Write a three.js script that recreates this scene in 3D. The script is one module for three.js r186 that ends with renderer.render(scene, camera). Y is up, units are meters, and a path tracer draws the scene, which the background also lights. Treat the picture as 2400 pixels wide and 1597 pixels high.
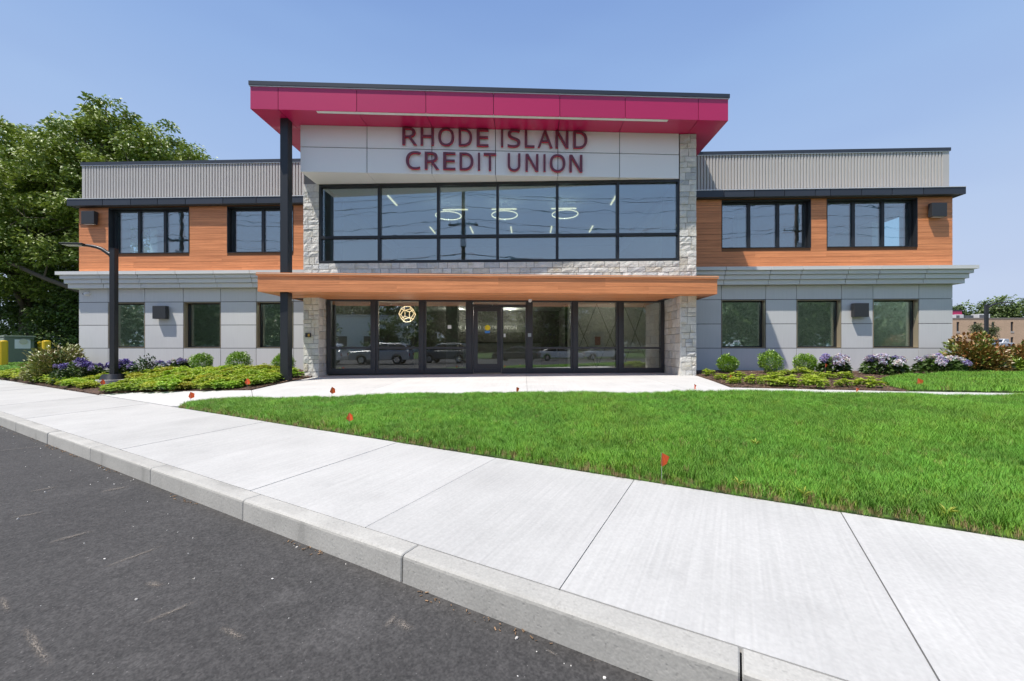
import * as THREE from 'three';
import { mergeGeometries } from 'three/addons/utils/BufferGeometryUtils.js';
import { RoundedBoxGeometry } from 'three/addons/geometries/RoundedBoxGeometry.js';
import { TessellateModifier } from 'three/addons/modifiers/TessellateModifier.js';
import { FontLoader } from 'three/addons/loaders/FontLoader.js';
import { TextGeometry } from 'three/addons/geometries/TextGeometry.js';

// ---------------------------------------------------------------- camera, sky, sun, exposure
const scene = new THREE.Scene();
const EYE = 0.78, FOCAL = 933, YAW = Math.atan(33 / 933);
const camera = new THREE.PerspectiveCamera(2 * Math.atan(1597 / 2 / FOCAL) * 180 / Math.PI, 2400 / 1597, 0.05, 1500);
camera.position.set(0, EYE, 0);
camera.rotation.y = YAW;
camera.setViewOffset(2400, 1597, 0, -18.5, 2400, 1597);
const SUN_DIR = new THREE.Vector3(-0.39, 1, 0.285).normalize();
const sun = new THREE.DirectionalLight(new THREE.Color().setRGB(1, 0.95, 0.87), 3.8);
sun.target.position.set(0, 0, -8); sun.position.copy(SUN_DIR).multiplyScalar(80).add(sun.target.position);
sun.castShadow = true; sun.shadow.mapSize.set(4096, 4096); sun.shadow.radius = 1;
Object.assign(sun.shadow.camera, { left: -40, right: 40, top: 40, bottom: -40, near: 1, far: 200 });
scene.add(sun, sun.target);
// value noise, used by the sky's faint haze and later by the textures
const hash = (x, y, s) => { let h = Math.imul(x, 374761393) + Math.imul(y, 668265263) + Math.imul(s, 974634777); h = Math.imul(h ^ (h >>> 13), 1274126177); return ((h ^ (h >>> 16)) >>> 0) / 4294967296; };
function vnoise(x, y, px, py, s) { // value noise that repeats after px, py cells
  const xi = Math.floor(x), yi = Math.floor(y), fx = x - xi, fy = y - yi, u = fx * fx * (3 - 2 * fx), v = fy * fy * (3 - 2 * fy);
  const m = (a, b) => ((a % b) + b) % b, h = (i, j) => hash(m(xi + i, px), m(yi + j, py), s);
  return (h(0, 0) * (1 - u) + h(1, 0) * u) * (1 - v) + (h(0, 1) * (1 - u) + h(1, 1) * u) * v;
}
{ // clear summer sky: deep blue overhead, paler towards the horizon
  const W = 256, Hh = 512, data = new Float32Array(W * Hh * 4);
  const stops = [[-90, .30, .31, .32], [-3, .42, .46, .52], [0, .50, .58, .73], [6, .475, .56, .735], [14, .41, .52, .73], [22, .33, .46, .71], [32, .255, .39, .67], [42, .195, .32, .61], [60, .13, .245, .53], [90, .11, .22, .49]];
  for (let j = 0; j < Hh; j++) {
    const el = ((j + .5) / Hh - .5) * 180; let k = 0; while (k < stops.length - 2 && el > stops[k + 1][0]) k++;
    const a = stops[k], b = stops[k + 1], t = Math.min(1, Math.max(0, (el - a[0]) / (b[0] - a[0])));
    for (let i = 0; i < W; i++) { const o = (j * W + i) * 4; const hz = el > 0 ? 1 + .05 * (vnoise(i / W * 18, el * .22, 18, 4096, 2) - .5) + .04 * (vnoise(i / W * 44 + el * .1, el * .5, 44, 4096, 3) - .5) : 1; for (let c = 0; c < 3; c++) data[o + c] = (c < 2 ? hz : 1 + (hz - 1) * .5) * (a[c + 1] + (b[c + 1] - a[c + 1]) * t) * .77; data[o + 3] = 1; }
  }
  const sky = new THREE.DataTexture(data, W, Hh, THREE.RGBAFormat, THREE.FloatType);
  sky.mapping = THREE.EquirectangularReflectionMapping; sky.magFilter = THREE.LinearFilter; sky.minFilter = THREE.LinearFilter; sky.needsUpdate = true;
  scene.background = sky; scene.environment = sky;
}
const renderer = new THREE.WebGLRenderer({ antialias: true });
renderer.toneMapping = THREE.LinearToneMapping;
renderer.toneMappingExposure = 1.5;
renderer.shadowMap.enabled = true;

// ---------------------------------------------------------------- random numbers and noise
function rng(seed) { let a = seed >>> 0; return () => { a = (a + 0x6D2B79F5) | 0; let t = Math.imul(a ^ (a >>> 15), 1 | a); t = (t + Math.imul(t ^ (t >>> 7), 61 | t)) ^ t; return ((t ^ (t >>> 14)) >>> 0) / 4294967296; }; }
const R = rng(20240611), rr = (a, b) => a + (b - a) * R(), pick = (a) => a[Math.floor(R() * a.length)];
function fbm(u, v, fx, fy, oct, s) { let a = 0, w = .5, t = 0; for (let o = 0; o < oct; o++) { a += w * vnoise(u * fx, v * fy, fx, fy, s + o); t += w; w *= .5; fx *= 2; fy *= 2; } return a / t; }
const clamp = (x, a = 0, b = 1) => Math.min(b, Math.max(a, x)), sstep = (a, b, x) => { const t = clamp((x - a) / (b - a)); return t * t * (3 - 2 * t); };
function tex(w, h, f, srgb, metresU, metresV) {
  const d = new Uint8Array(w * h * 4);
  for (let j = 0; j < h; j++) for (let i = 0; i < w; i++) { const c = f(i / w, j / h, i, j), o = (j * w + i) * 4; for (let k = 0; k < 3; k++) d[o + k] = clamp(c.length ? c[k] : c) * 255; d[o + 3] = 255; }
  const t = new THREE.DataTexture(d, w, h); t.wrapS = t.wrapT = THREE.RepeatWrapping; t.magFilter = THREE.LinearFilter; t.minFilter = THREE.LinearMipmapLinearFilter; t.generateMipmaps = true;
  if (srgb) t.colorSpace = THREE.SRGBColorSpace; if (metresU) t.repeat.set(1 / metresU, 1 / (metresV ?? metresU)); t.needsUpdate = true; return t;
}
const lin = (r, g, b) => new THREE.Color().setRGB(r, g, b);
const std = (c, rough = .7, o = {}) => new THREE.MeshStandardMaterial({ color: c, roughness: rough, ...o });
const phys = (c, rough = .7, o = {}) => new THREE.MeshPhysicalMaterial({ color: c, roughness: rough, ...o });

// ---------------------------------------------------------------- object helpers
const taken = {};
function numbered(n) { taken[n] = (taken[n] ?? -1) + 1; return taken[n] ? n + '_' + String(taken[n]).padStart(3, '0') : n; }
function part(parent, name, geo, mat, label) { const m = new THREE.Mesh(geo, mat); m.name = name; if (label) m.userData.label = label; parent.add(m); return m; }
function thing(name, label, category, pos = [0, 0, 0], turn = 0, group) { const g = new THREE.Group(); g.name = numbered(name); g.position.set(...pos); g.rotation.y = turn; g.userData = { label, category }; if (group) g.userData.group = group; scene.add(g); return g; }
function single(name, geo, mat, label, category, pos = [0, 0, 0], group) { const m = new THREE.Mesh(geo, mat); m.name = numbered(name); m.position.set(...pos); m.userData = { label, category }; if (group) m.userData.group = group; scene.add(m); return m; }
function struct(name, geo, mat, label, category) { const m = new THREE.Mesh(geo, mat); m.name = numbered(name); m.userData = { kind: 'structure', label, category }; scene.add(m); return m; }
function copyThing(src, label, pos, turn = 0, scale) { const c = src.clone(); c.name = numbered(src.name.replace(/_\d{3}$/, '')); c.userData = { ...src.userData, label }; c.position.set(...pos); c.rotation.y = turn; if (scale) c.scale.copy(scale.isVector3 ? scale : new THREE.Vector3(scale, scale, scale)); scene.add(c); return c; }

// ---------------------------------------------------------------- geometry helpers
function metricUV(g, ox = 0, oy = 0) { // uv in metres from the face's own plane
  if (g.index) g = g.toNonIndexed();
  if (!g.attributes.normal) g.computeVertexNormals();
  const p = g.attributes.position, uv = new Float32Array(p.count * 2), a = new THREE.Vector3(), b = new THREE.Vector3(), c = new THREE.Vector3();
  for (let i = 0; i < p.count; i += 3) {
    a.fromBufferAttribute(p, i); b.fromBufferAttribute(p, i + 1).sub(a); c.fromBufferAttribute(p, i + 2).sub(a); b.cross(c);
    const ax = Math.abs(b.x), ay = Math.abs(b.y), az = Math.abs(b.z);
    for (let k = 0; k < 3; k++) { const x = p.getX(i + k), y = p.getY(i + k), z = p.getZ(i + k); const q = ay >= ax && ay >= az ? [x, z] : ax > az ? [z, y] : [x, y]; uv[(i + k) * 2] = q[0] + ox; uv[(i + k) * 2 + 1] = q[1] + oy; }
  }
  g.setAttribute('uv', new THREE.BufferAttribute(uv, 2)); return g;
}
const bx = (x0, x1, y0, y1, z0, z1) => new THREE.BoxGeometry(Math.abs(x1 - x0), Math.abs(y1 - y0), Math.abs(z1 - z0)).translate((x0 + x1) / 2, (y0 + y1) / 2, (z0 + z1) / 2);
const rbx = (x0, x1, y0, y1, z0, z1, r = .01) => new RoundedBoxGeometry(Math.abs(x1 - x0), Math.abs(y1 - y0), Math.abs(z1 - z0), 1, r).translate((x0 + x1) / 2, (y0 + y1) / 2, (z0 + z1) / 2);
const mg = (...l) => mergeGeometries(l.flat().map((g) => { const n = g.index ? g.toNonIndexed() : g; for (const k of Object.keys(n.attributes)) if (!['position', 'normal', 'uv'].includes(k)) n.deleteAttribute(k); return n; }));
function shapeXY(pts, holes = []) { const s = new THREE.Shape(pts.map((p) => new THREE.Vector2(p[0], p[1]))); for (const h of holes) s.holes.push(new THREE.Path(h.map((p) => new THREE.Vector2(p[0], p[1])))); return s; }
const rect = (x0, x1, y0, y1) => [[x0, y0], [x1, y0], [x1, y1], [x0, y1]];
const wallXY = (x0, x1, y0, y1, z0, z1, holes = []) => new THREE.ExtrudeGeometry(shapeXY(rect(x0, x1, y0, y1), holes.map((h) => rect(...h))), { depth: z1 - z0, bevelEnabled: false }).translate(0, 0, z0);
const ring = (x0, x1, y0, y1, w, z0, z1) => wallXY(x0, x1, y0, y1, z0, z1, [[x0 + w, x1 - w, y0 + w, y1 - w]]);
// plan polygon [x, z] pulled up between y0 and y1
const plan = (pts, y0, y1) => new THREE.ExtrudeGeometry(shapeXY(pts.map(([x, z]) => [x, -z])), { depth: y1 - y0, bevelEnabled: false }).rotateX(-Math.PI / 2).translate(0, y0, 0);
function tube(pts, radii, seg = 6, closedEnds = true) { // tapered tube along points
  const P = pts.map((p) => p.isVector3 ? p : new THREE.Vector3(...p)), pos = [], idx = [], n = P.length;
  let up = new THREE.Vector3(0, 0, 1);
  for (let i = 0; i < n; i++) {
    const t = P[Math.min(n - 1, i + 1)].clone().sub(P[Math.max(0, i - 1)]).normalize();
    if (Math.abs(t.dot(up)) > .95) up = Math.abs(t.x) < .9 ? new THREE.Vector3(1, 0, 0) : new THREE.Vector3(0, 1, 0);
    const a = new THREE.Vector3().crossVectors(t, up).normalize(), b = new THREE.Vector3().crossVectors(t, a).normalize(), r = radii[i] ?? radii;
    for (let k = 0; k < seg; k++) { const w = k / seg * Math.PI * 2; pos.push(P[i].x + r * (Math.cos(w) * a.x + Math.sin(w) * b.x), P[i].y + r * (Math.cos(w) * a.y + Math.sin(w) * b.y), P[i].z + r * (Math.cos(w) * a.z + Math.sin(w) * b.z)); }
  }
  for (let i = 0; i < n - 1; i++) for (let k = 0; k < seg; k++) { const a = i * seg + k, b = i * seg + (k + 1) % seg, c = a + seg, d = b + seg; idx.push(a, b, c, b, d, c); }
  if (closedEnds) for (let k = 1; k < seg - 1; k++) { idx.push(0, k + 1, k); const o = (n - 1) * seg; idx.push(o, o + k, o + k + 1); }
  const g = new THREE.BufferGeometry(); g.setAttribute('position', new THREE.Float32BufferAttribute(pos, 3)); g.setIndex(idx); g.computeVertexNormals();
  g.setAttribute('uv', new THREE.Float32BufferAttribute(new Float32Array(pos.length / 3 * 2), 2)); return g;
}

// ---------------------------------------------------------------- the lie of the land: s runs along the kerb, d away from it towards the building
const KC = .8889, KS = .4582, K0 = [-8.02, -6.12];
const dOf = (x, z) => (x - K0[0]) * KS - (z - K0[1]) * KC, sOf = (x, z) => (x - K0[0]) * KC + (z - K0[1]) * KS;
const xz = (s, d) => [K0[0] + s * KC + d * KS, K0[1] + s * KS - d * KC];
function H(x, z) { const d = dOf(x, z); if (d < 1.62) return -.37 + .06 * Math.max(d, 0) / 1.62; return -.31 + .33 * (1 - Math.exp(-(d - 1.62) / 3)); }
const bump2 = (x, z, f, s) => vnoise(x * f + 50, z * f + 50, 4096, 4096, s) - .5;
const lawnY = (x, z) => H(x, z) + .012 + .05 * bump2(x, z, .55, 3) * sstep(1.6, 2.6, dOf(x, z)) + .02 * bump2(x, z, 1.7, 4) * sstep(1.6, 2.2, dOf(x, z));
const bedY = (x, z) => { const h = H(x, z) + .02, t = sstep(-8.9, -11.3, z) * (x < 0 ? sstep(2.3, 4.2, dOf(x, z)) : 1) * (x < 0 ? sstep(-6.4, -7.5, x) : sstep(4.7, 5.7, x)) * (1 - sstep(13, 17, x)); return h + (Math.max(.08, h + .04) - h) * t + .025 * bump2(x, z, 2.3, 8); };
const farY = (x, z) => -.62 + (z < -14 ? clamp((-z - 14) / 78) * 1.42 : 0) + (z > 30 ? clamp((z - 30) / 40) * .9 : 0);
function sheet(poly, yf, edge = .4, skirt = 0, uvf) { // polygon in plan draped over yf
  const tri = THREE.ShapeUtils.triangulateShape(poly.map((p) => new THREE.Vector2(p[0], p[1])), []);
  const pos = []; for (const t of tri) for (const i of t) pos.push(poly[i][0], 0, poly[i][1]);
  let g = new THREE.BufferGeometry(); g.setAttribute('position', new THREE.Float32BufferAttribute(pos, 3));
  g = new TessellateModifier(edge, 14).modify(g); let p = Array.from(g.attributes.position.array);
  const up = []; for (let i = 0; i < p.length; i += 9) { const nx = (p[i + 3] - p[i]) * (p[i + 8] - p[i + 2]) - (p[i + 5] - p[i + 2]) * (p[i + 6] - p[i]); const q = nx < 0 ? [0, 3, 6] : [0, 6, 3]; for (const k of q) up.push(p[i + k], yf(p[i + k], p[i + k + 2]), p[i + k + 2]); }
  let area = 0; poly.forEach((a, i) => { const b = poly[(i + 1) % poly.length]; area += a[0] * b[1] - b[0] * a[1]; });
  if (skirt) poly.forEach((a, i) => { const b = poly[(i + 1) % poly.length], n = Math.max(1, Math.ceil(Math.hypot(b[0] - a[0], b[1] - a[1]) / edge));
    for (let k = 0; k < n; k++) { const q = [k / n, (k + 1) / n].map((t) => [a[0] + (b[0] - a[0]) * t, a[1] + (b[1] - a[1]) * t]), y = q.map((c) => yf(c[0], c[1])); const A = [q[0][0], y[0], q[0][1]], B = [q[1][0], y[1], q[1][1]], C = [q[1][0], y[1] - skirt, q[1][1]], D = [q[0][0], y[0] - skirt, q[0][1]]; up.push(...(area < 0 ? [...A, ...C, ...B, ...A, ...D, ...C] : [...A, ...B, ...C, ...A, ...C, ...D])); } });
  const out = new THREE.BufferGeometry(); out.setAttribute('position', new THREE.Float32BufferAttribute(up, 3)); out.computeVertexNormals();
  const uv = new Float32Array(up.length / 3 * 2); for (let i = 0; i < up.length / 3; i++) { const c = uvf ? uvf(up[i * 3], up[i * 3 + 2]) : [up[i * 3], up[i * 3 + 2]]; uv[i * 2] = c[0]; uv[i * 2 + 1] = c[1]; }
  out.setAttribute('uv', new THREE.BufferAttribute(uv, 2)); return out;
}
function inside(poly, x, y) { let c = false; for (let i = 0, j = poly.length - 1; i < poly.length; j = i++) if ((poly[i][1] > y) !== (poly[j][1] > y) && x < (poly[j][0] - poly[i][0]) * (y - poly[i][1]) / (poly[j][1] - poly[i][1]) + poly[i][0]) c = !c; return c; }
const sdUV = (x, z) => [sOf(x, z), dOf(x, z)];

// ---------------------------------------------------------------- materials
const M = {};
{
  const conc = tex(1024, 1024, (u, v) => { // broom-finished concrete, strokes run across the walk
    const b = fbm(u, v, 220, 5, 2, 11), m = fbm(u, v, 5, 5, 4, 12), f = fbm(u, v, 200, 200, 2, 13), st = sstep(.7, .9, fbm(u, v, 9, 7, 3, 15));
    const k = .765 + .045 * (b - .5) + .075 * (m - .5) + .05 * (f - .5) - .035 * st; return [k, k * .996, k * .985];
  }, true, 2.7);
  const concB = tex(1024, 1024, (u, v) => .5 + .5 * (fbm(u, v, 220, 5, 2, 11) - .5) + .3 * (fbm(u, v, 240, 240, 2, 14) - .5), false, 2.7);
  M.walk = [.96, 1.0, .985, .93].map((k) => std(lin(k * .86, k * .85, k * .835), .88, { map: conc, bumpMap: concB, bumpScale: .0022 }));
  const cast = tex(512, 512, (u, v) => { const m = fbm(u, v, 4, 4, 4, 21), f = fbm(u, v, 130, 130, 2, 22), pit = sstep(.74, .84, fbm(u, v, 60, 60, 2, 23)), st = sstep(.62, .8, fbm(u, v, 7, 4, 3, 24)); const k = .69 + .09 * (m - .5) + .07 * (f - .5) - .04 * pit - .04 * st; return [k, k * .99, k * .965]; }, true, 1.1);
  const castB = tex(512, 512, (u, v) => .6 + .3 * (fbm(u, v, 90, 90, 2, 22) - .5) - .2 * sstep(.72, .84, fbm(u, v, 60, 60, 2, 23)), false, 1.1);
  M.kerb = [.98, 1.02, .95].map((k) => std(lin(k * .98, k * .97, k * .945), .9, { map: cast, bumpMap: castB, bumpScale: .003 }));
  const asp = tex(2048, 2048, (u, v, i, j) => {
    const g = fbm(u, v, 420, 420, 2, 31), c = fbm(u, v, 150, 150, 2, 33), m = fbm(u, v, 6, 6, 4, 32), st = hash(i >> 1, j >> 1, 35) > .9985 ? .2 : 0, du = sstep(.66, .85, fbm(u, v, 10, 14, 4, 36));
    const k = .248 + .12 * (g - .5) + .06 * (c - .5) + .05 * (m - .5) + st + .035 * du; return [k * 1.03, k, k * .98];
  }, true, 4.1);
  const aspB = tex(1024, 1024, (u, v) => .5 + .55 * (fbm(u, v, 260, 260, 2, 31) - .5) + .4 * (fbm(u, v, 90, 90, 2, 33) - .5), false, 2.05);
  M.asphalt = std(lin(1, 1, 1), .9, { map: asp, bumpMap: aspB, bumpScale: .005 });
  const wood = tex(1024, 512, (u, v) => { const g = .5 + .7 * (fbm(u, v, 5, 90, 3, 41) - .5), l = fbm(u + .04 * fbm(u, v, 3, 6, 2, 44), v, 3, 28, 3, 42), f = fbm(u, v, 26, 220, 2, 43); const k = 1 + .2 * (g - .5) + .22 * (l - .5) + .1 * (f - .5); return [.855 * k, .555 * Math.pow(k, 1.2), .365 * Math.pow(k, 1.4)]; }, true, 2.6, .9);
  M.wood = [1, .94, 1.04, .9].map((k, i) => std(lin(k, k * .985, k * .97), .52, { map: (() => { const t = wood.clone(); t.offset.set(i * .27, i * .31); t.needsUpdate = true; return t; })() }));
  const stone = tex(512, 512, (u, v) => { const m = fbm(u, v, 6, 6, 4, 51), f = fbm(u, v, 70, 70, 3, 52), r = sstep(.62, .8, fbm(u, v, 9, 9, 3, 53)); const k = .86 + .12 * (m - .5) + .14 * (f - .5); return [k * (1 - .01 * r), k * (.99 - .03 * r), k * (.965 - .08 * r)]; }, true, .8);
  const stoneB = tex(512, 512, (u, v) => fbm(u, v, 26, 26, 4, 54), false, .8);
  M.stone = [[.98, .97, .94], [.86, .87, .88], [.74, .77, .80], [.92, .90, .84], [1.0, .99, .97], [.88, .83, .75]].map((c) => std(lin(...c), .92, { map: stone, bumpMap: stoneB, bumpScale: .012 }));
  M.woodBack = std(lin(.2, .09, .04), .8);
  M.mortar = std(lin(.26, .25, .24), .95);
  const mulch = tex(512, 512, (u, v) => { const a = fbm(u, v, 50, 28, 3, 61), b = fbm(u, v, 26, 60, 3, 62), k = .7 + 1.1 * (Math.max(a, b) - .5); return [.43 * k, .335 * k, .275 * k]; }, true, 1.4);
  const mulchB = tex(512, 512, (u, v) => Math.max(fbm(u, v, 50, 28, 3, 61), fbm(u, v, 26, 60, 3, 62)), false, 1.4);
  M.mulch = std(lin(1, 1, 1), .95, { map: mulch, bumpMap: mulchB, bumpScale: .03 });
  const turf = tex(512, 512, (u, v) => { const a = fbm(u, v, 60, 60, 3, 71), b = fbm(u, v, 5, 5, 3, 72); const k = .75 + .9 * (a - .5) + .35 * (b - .5); return [.30 * k, .42 * k, .13 * k]; }, true, 2.2);
  M.turf = std(lin(1, 1, 1), .95, { map: turf });
  const panel = tex(512, 512, (u, v) => { const k = .83 + .025 * (fbm(u, v, 120, 3, 2, 81) - .5) + .02 * (fbm(u, v, 3, 3, 3, 82) - .5); return [k, k, k]; }, true, 1.6);
  M.panel = [1, .97, 1.02].map((k) => std(lin(k, k * .995, k * .985), .5, { map: panel }));
  M.panelBack = std(lin(.06, .06, .065), .8);
  M.cornice = [1.0, 1.02, .98].map((k) => std(lin(.70 * k, .695 * k, .68 * k), .5));
  M.plaza = [1, .97, 1.02].map((k) => std(lin(k * 1.0, k * .99, k * .975), .88, { map: conc, bumpMap: concB, bumpScale: .0022 }));
  M.red = [1, 1.04, .96].map((k) => phys(lin(.53 * k, .011 * k, .1 * k), .36, { clearcoat: .45, clearcoatRoughness: .06 }));
  M.white = [1, .985, 1.01].map((k) => phys(lin(.87 * k, .87 * k, .86 * k), .42, { clearcoat: .15, clearcoatRoughness: .2 }));
  M.black = std(lin(.028, .031, .036), .42, { metalness: .2 });
  M.blackSatin = std(lin(.03, .032, .036), .5);
  M.navy = [1, 1.12, .9].map((k) => std(lin(.045 * k, .052 * k, .066 * k), .4, { metalness: .25 }));
  M.bronze = std(lin(.05, .05, .056), .45, { metalness: .2 });
  M.reveal = std(lin(.42, .35, .25), .45, { metalness: .35 });
  M.ribbed = std(lin(.56, .53, .495), .5, { metalness: .1 });
  M.drip = std(lin(.75, .74, .72), .35, { metalness: .4 });
  M.roof = std(lin(.35, .35, .35), .95);
  // coated glazing units: two faces each, reflecting about a quarter of the light
  const ripple = tex(512, 512, (u, v) => fbm(u, v, 5, 7, 2, 95), false, 2.3, 1.9);
  M.glass = phys(lin(.66, .84, .88), .0, { transmission: 1, thickness: 0, ior: 2.95, bumpMap: ripple, bumpScale: .0009 });
  M.glassWing = phys(lin(.66, .85, .83), .0, { transmission: 1, thickness: 0, ior: 3.1, bumpMap: ripple, bumpScale: .0006 });
  M.glassLow = phys(lin(.83, .88, .86), .0, { transmission: 1, thickness: 0, ior: 2.75, bumpMap: ripple, bumpScale: .0004 });
  M.inWall = std(lin(.42, .42, .40), .8); M.inCeil = std(lin(.5, .5, .49), .85); M.inFloor = std(lin(.14, .13, .12), .35); M.inPale = std(lin(.72, .72, .68), .7); M.inDark = std(lin(.07, .065, .06), .6); M.inGrey = std(lin(.16, .165, .16), .7);
  M.glow = new THREE.MeshStandardMaterial({ color: lin(.9, .85, .75), emissive: lin(1, .66, .36), emissiveIntensity: 1.25, roughness: .5 });
  M.galv = std(lin(.42, .44, .46), .4, { metalness: .7 });
  M.rubber = std(lin(.02, .02, .02), .85); M.chrome = std(lin(.6, .6, .62), .25, { metalness: .9 });
  M.bark = std(lin(.13, .105, .08), .95);
}

// ---------------------------------------------------------------- ground, road, kerb, pavements
const zSF = (x) => -12.0 - .078 * (x + 6);          // the angled shop front
const LAWN = [], LAWN2 = [[7.07, -7.62], [7.3, -8.26], [8.15, -9.4], [9.6, -10.35], [11.5, -11.0], [16, -11.2], [24, -11.0], [24, -4.7], [8.87, -7.3]];
const BED = [[-10.05, -9.02], [-9.36, -9.1], [-6.3, -8.86], [-6.3, -11.55], [-6.5, -12.99], [-15.25, -12.99], [-16.6, -13.6], [-20.5, -14.5]];
const BED2 = [[4.83, -11.46], [4.22, -8.33], [7.07, -7.6], [7.3, -8.2], [8.15, -9.3], [9.6, -10.25], [11.5, -10.9], [16, -11.1], [24, -10.9], [24, -15], [13.5, -15], [13.42, -12.99], [4.83, -12.99]];
for (let s = 1.0; s <= 27; s += 1) LAWN.push(xz(s, 1.619));
LAWN.push([22, -4.1], [7.64, -6.45], [5.4, -6.83], [2.78, -7.22], [1.2, -7.34], [-.45, -7.48], [-2.05, -7.66], [-3.6, -7.42], [-5.47, -7.48], [-6.23, -7.38]);
{
  const g = new THREE.PlaneGeometry(1600, 1600, 200, 200).rotateX(-Math.PI / 2), p = g.attributes.position, uv = g.attributes.uv;
  for (let i = 0; i < p.count; i++) { const x = p.getX(i), z = p.getZ(i); p.setY(i, farY(x, z)); uv.setXY(i, x, z); }
  g.computeVertexNormals(); struct('ground', g, M.turf, 'wide green ground stretching behind the building to the horizon', 'ground');
  const road = struct('asphalt_road', sheet([xz(-70, -.11), xz(80, -.11), xz(80, -36), xz(-70, -36)], () => -.52, 40), M.asphalt, 'dark grey asphalt drive in front of the kerb', 'road');
  // pale scrapes and dried mortar on the asphalt
  const scrape = tex(256, 64, (u, v) => { const e = Math.min(1, Math.min(u, 1 - u) * 3), w = Math.max(0, 1 - Math.abs(v - .5 + .12 * (fbm(u, v, 6, 2, 2, 92) - .5)) * 2.3), n = fbm(u, v, 40, 14, 3, 91); return clamp(e * Math.pow(w, 1.5) * (.15 + 1.1 * sstep(.35, .75, n))) * .8; }, false);
  scrape.wrapS = scrape.wrapT = THREE.ClampToEdgeWrapping;
  const sm = std(lin(.25, .215, .18), .95, { alphaMap: scrape, transparent: true });
  [[-2.49, -2.29, -2.39, -2.52, 0.05], [-1.79, -1.83, -1.70, -1.97, 0.05], [-2.09, -2.13, -1.99, -2.10, 0.07], [-2.30, -1.75, -1.97, -1.57, 0.05], [-6.66, -4.81, -6.36, -5.08, 0.06], [-3.93, -2.91, -3.83, -3.01, 0.06], [-2.72, -1.97, -2.55, -1.87, 0.04], [-4.48, -3.45, -4.38, -3.58, 0.07], [-3.83, -3.47, -3.73, -3.60, 0.1], [-3.17, -2.55, -3.08, -2.71, 0.08], [-1.40, -1.79, -1.26, -1.73, 0.05], [-0.65, -1.83, -0.63, -1.91, 0.05], [-0.61, -1.87, -0.53, -1.81, 0.07], [0.09, -1.71, 0.13, -1.68, 0.02]].forEach(([x0, z0, x1, z1, w], i) => { // from end to end
    const l = Math.hypot(x1 - x0, z1 - z0) * 1.25, q = new THREE.PlaneGeometry(l, w).rotateX(-Math.PI / 2).rotateY(-Math.atan2(z1 - z0, x1 - x0)).translate((x0 + x1) / 2, -.516 + i * .0003, (z0 + z1) / 2); part(road, 'scrape_mark', q, sm); });
  const walk = new THREE.Group(); walk.name = 'sidewalk'; walk.userData = { kind: 'structure', label: 'pale concrete sidewalk running along the kerb', category: 'sidewalk' }; scene.add(walk);
  for (let k = -28; k < 14; k++) { const a = 9.2 + k * 1.345 + .003, b = a + 1.345 - .006; const [c0, c1] = [.006, 1.615]; part(walk, 'slab', sheet([xz(a, c0), xz(b, c0), xz(b, c1), xz(a, c1)], (x, z) => H(x, z) + ((k * 37) % 5) * .0006, .5, .12, sdUV), M.walk[(k + 40) % 4]); }
  struct('sub_base', sheet([xz(-30, .0), xz(30, .0), xz(30, 1.62), xz(-30, 1.62)], (x, z) => H(x, z) - .02, 2), std(lin(.24, .23, .22), .95), 'dark joint filler beneath the sidewalk slabs', 'joint filler');
  const kerb = new THREE.Group(); kerb.name = 'kerb'; kerb.userData = { kind: 'structure', label: 'pale precast kerb stones along the asphalt', category: 'kerb' }; scene.add(kerb);
  for (let k = -17; k < 14; k++) {
    const a = .12 + k * 1.635 + (k > 0 ? .03 : 0), L = 1.635 - rr(.006, .009), r = .022, top = -.368;
    const prof = new THREE.Shape(); prof.moveTo(0, -.7); prof.lineTo(0, top - .006); prof.lineTo(-.006, top); prof.lineTo(-.13 + r, top); prof.quadraticCurveTo(-.13 - .004, top, -.134, top - r); prof.lineTo(-.142, -.7); prof.closePath();
    let g = new THREE.ExtrudeGeometry(prof, { depth: L - .012, bevelEnabled: true, bevelThickness: .006, bevelSize: .006, bevelOffset: -.006, bevelSegments: 1, steps: 6, curveSegments: 3 });
    g = metricUV(g, k * .37, k * .51); const p = g.attributes.position;
    for (let i = 0; i < p.count; i++) { const d = p.getX(i), y = p.getY(i), s = p.getZ(i) + a, [x, z] = xz(s, d + .004 * (vnoise(s * 3 + 99, y * 9 + 9, 4096, 4096, 7) - .5)); p.setXYZ(i, x, y + .002 * (vnoise(s * 5 + 99, d * 30 + 30, 4096, 4096, 6) - .5), z); }
    g.computeVertexNormals(); part(kerb, 'kerb_stone', g, M.kerb[(k + 30) % 3]);
  }
  const plaza = new THREE.Group(); plaza.name = 'entrance_plaza'; plaza.userData = { kind: 'structure', label: 'white concrete entrance plaza and path before the doors', category: 'plaza' }; scene.add(plaza);
  const slabs = [[[-6.72, -7.29], [-4.9, -7.0], [-6.25, -8.85], [-9.36, -9.12], [-10.05, -9.02]], [[-4.9, -7.0], [-3.3, -6.85], [-3.3, -12.35], [-6.15, -12.15], [-6.25, -11.4], [-6.25, -8.85]], [[-3.3, -6.85], [.03, -6.7], [0, -12.6], [-3.3, -12.35]], [[.03, -6.7], [3.2, -6.5], [3.2, -12.85], [0, -12.6]], [[3.2, -6.5], [4.2, -6.35], [4.2, -8.33], [4.84, -11.4], [4.5, -12.9], [3.2, -12.85]]];
  for (let x = 4.2; x < 22; x += 1.6) { const b = (q) => -8.33 + (q - 4.2) * .197; slabs.push([[x, b(x) + 1.75], [x + 1.6, b(x + 1.6) + 1.75], [x + 1.6, b(x + 1.6)], [x, b(x)]]); }
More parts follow.
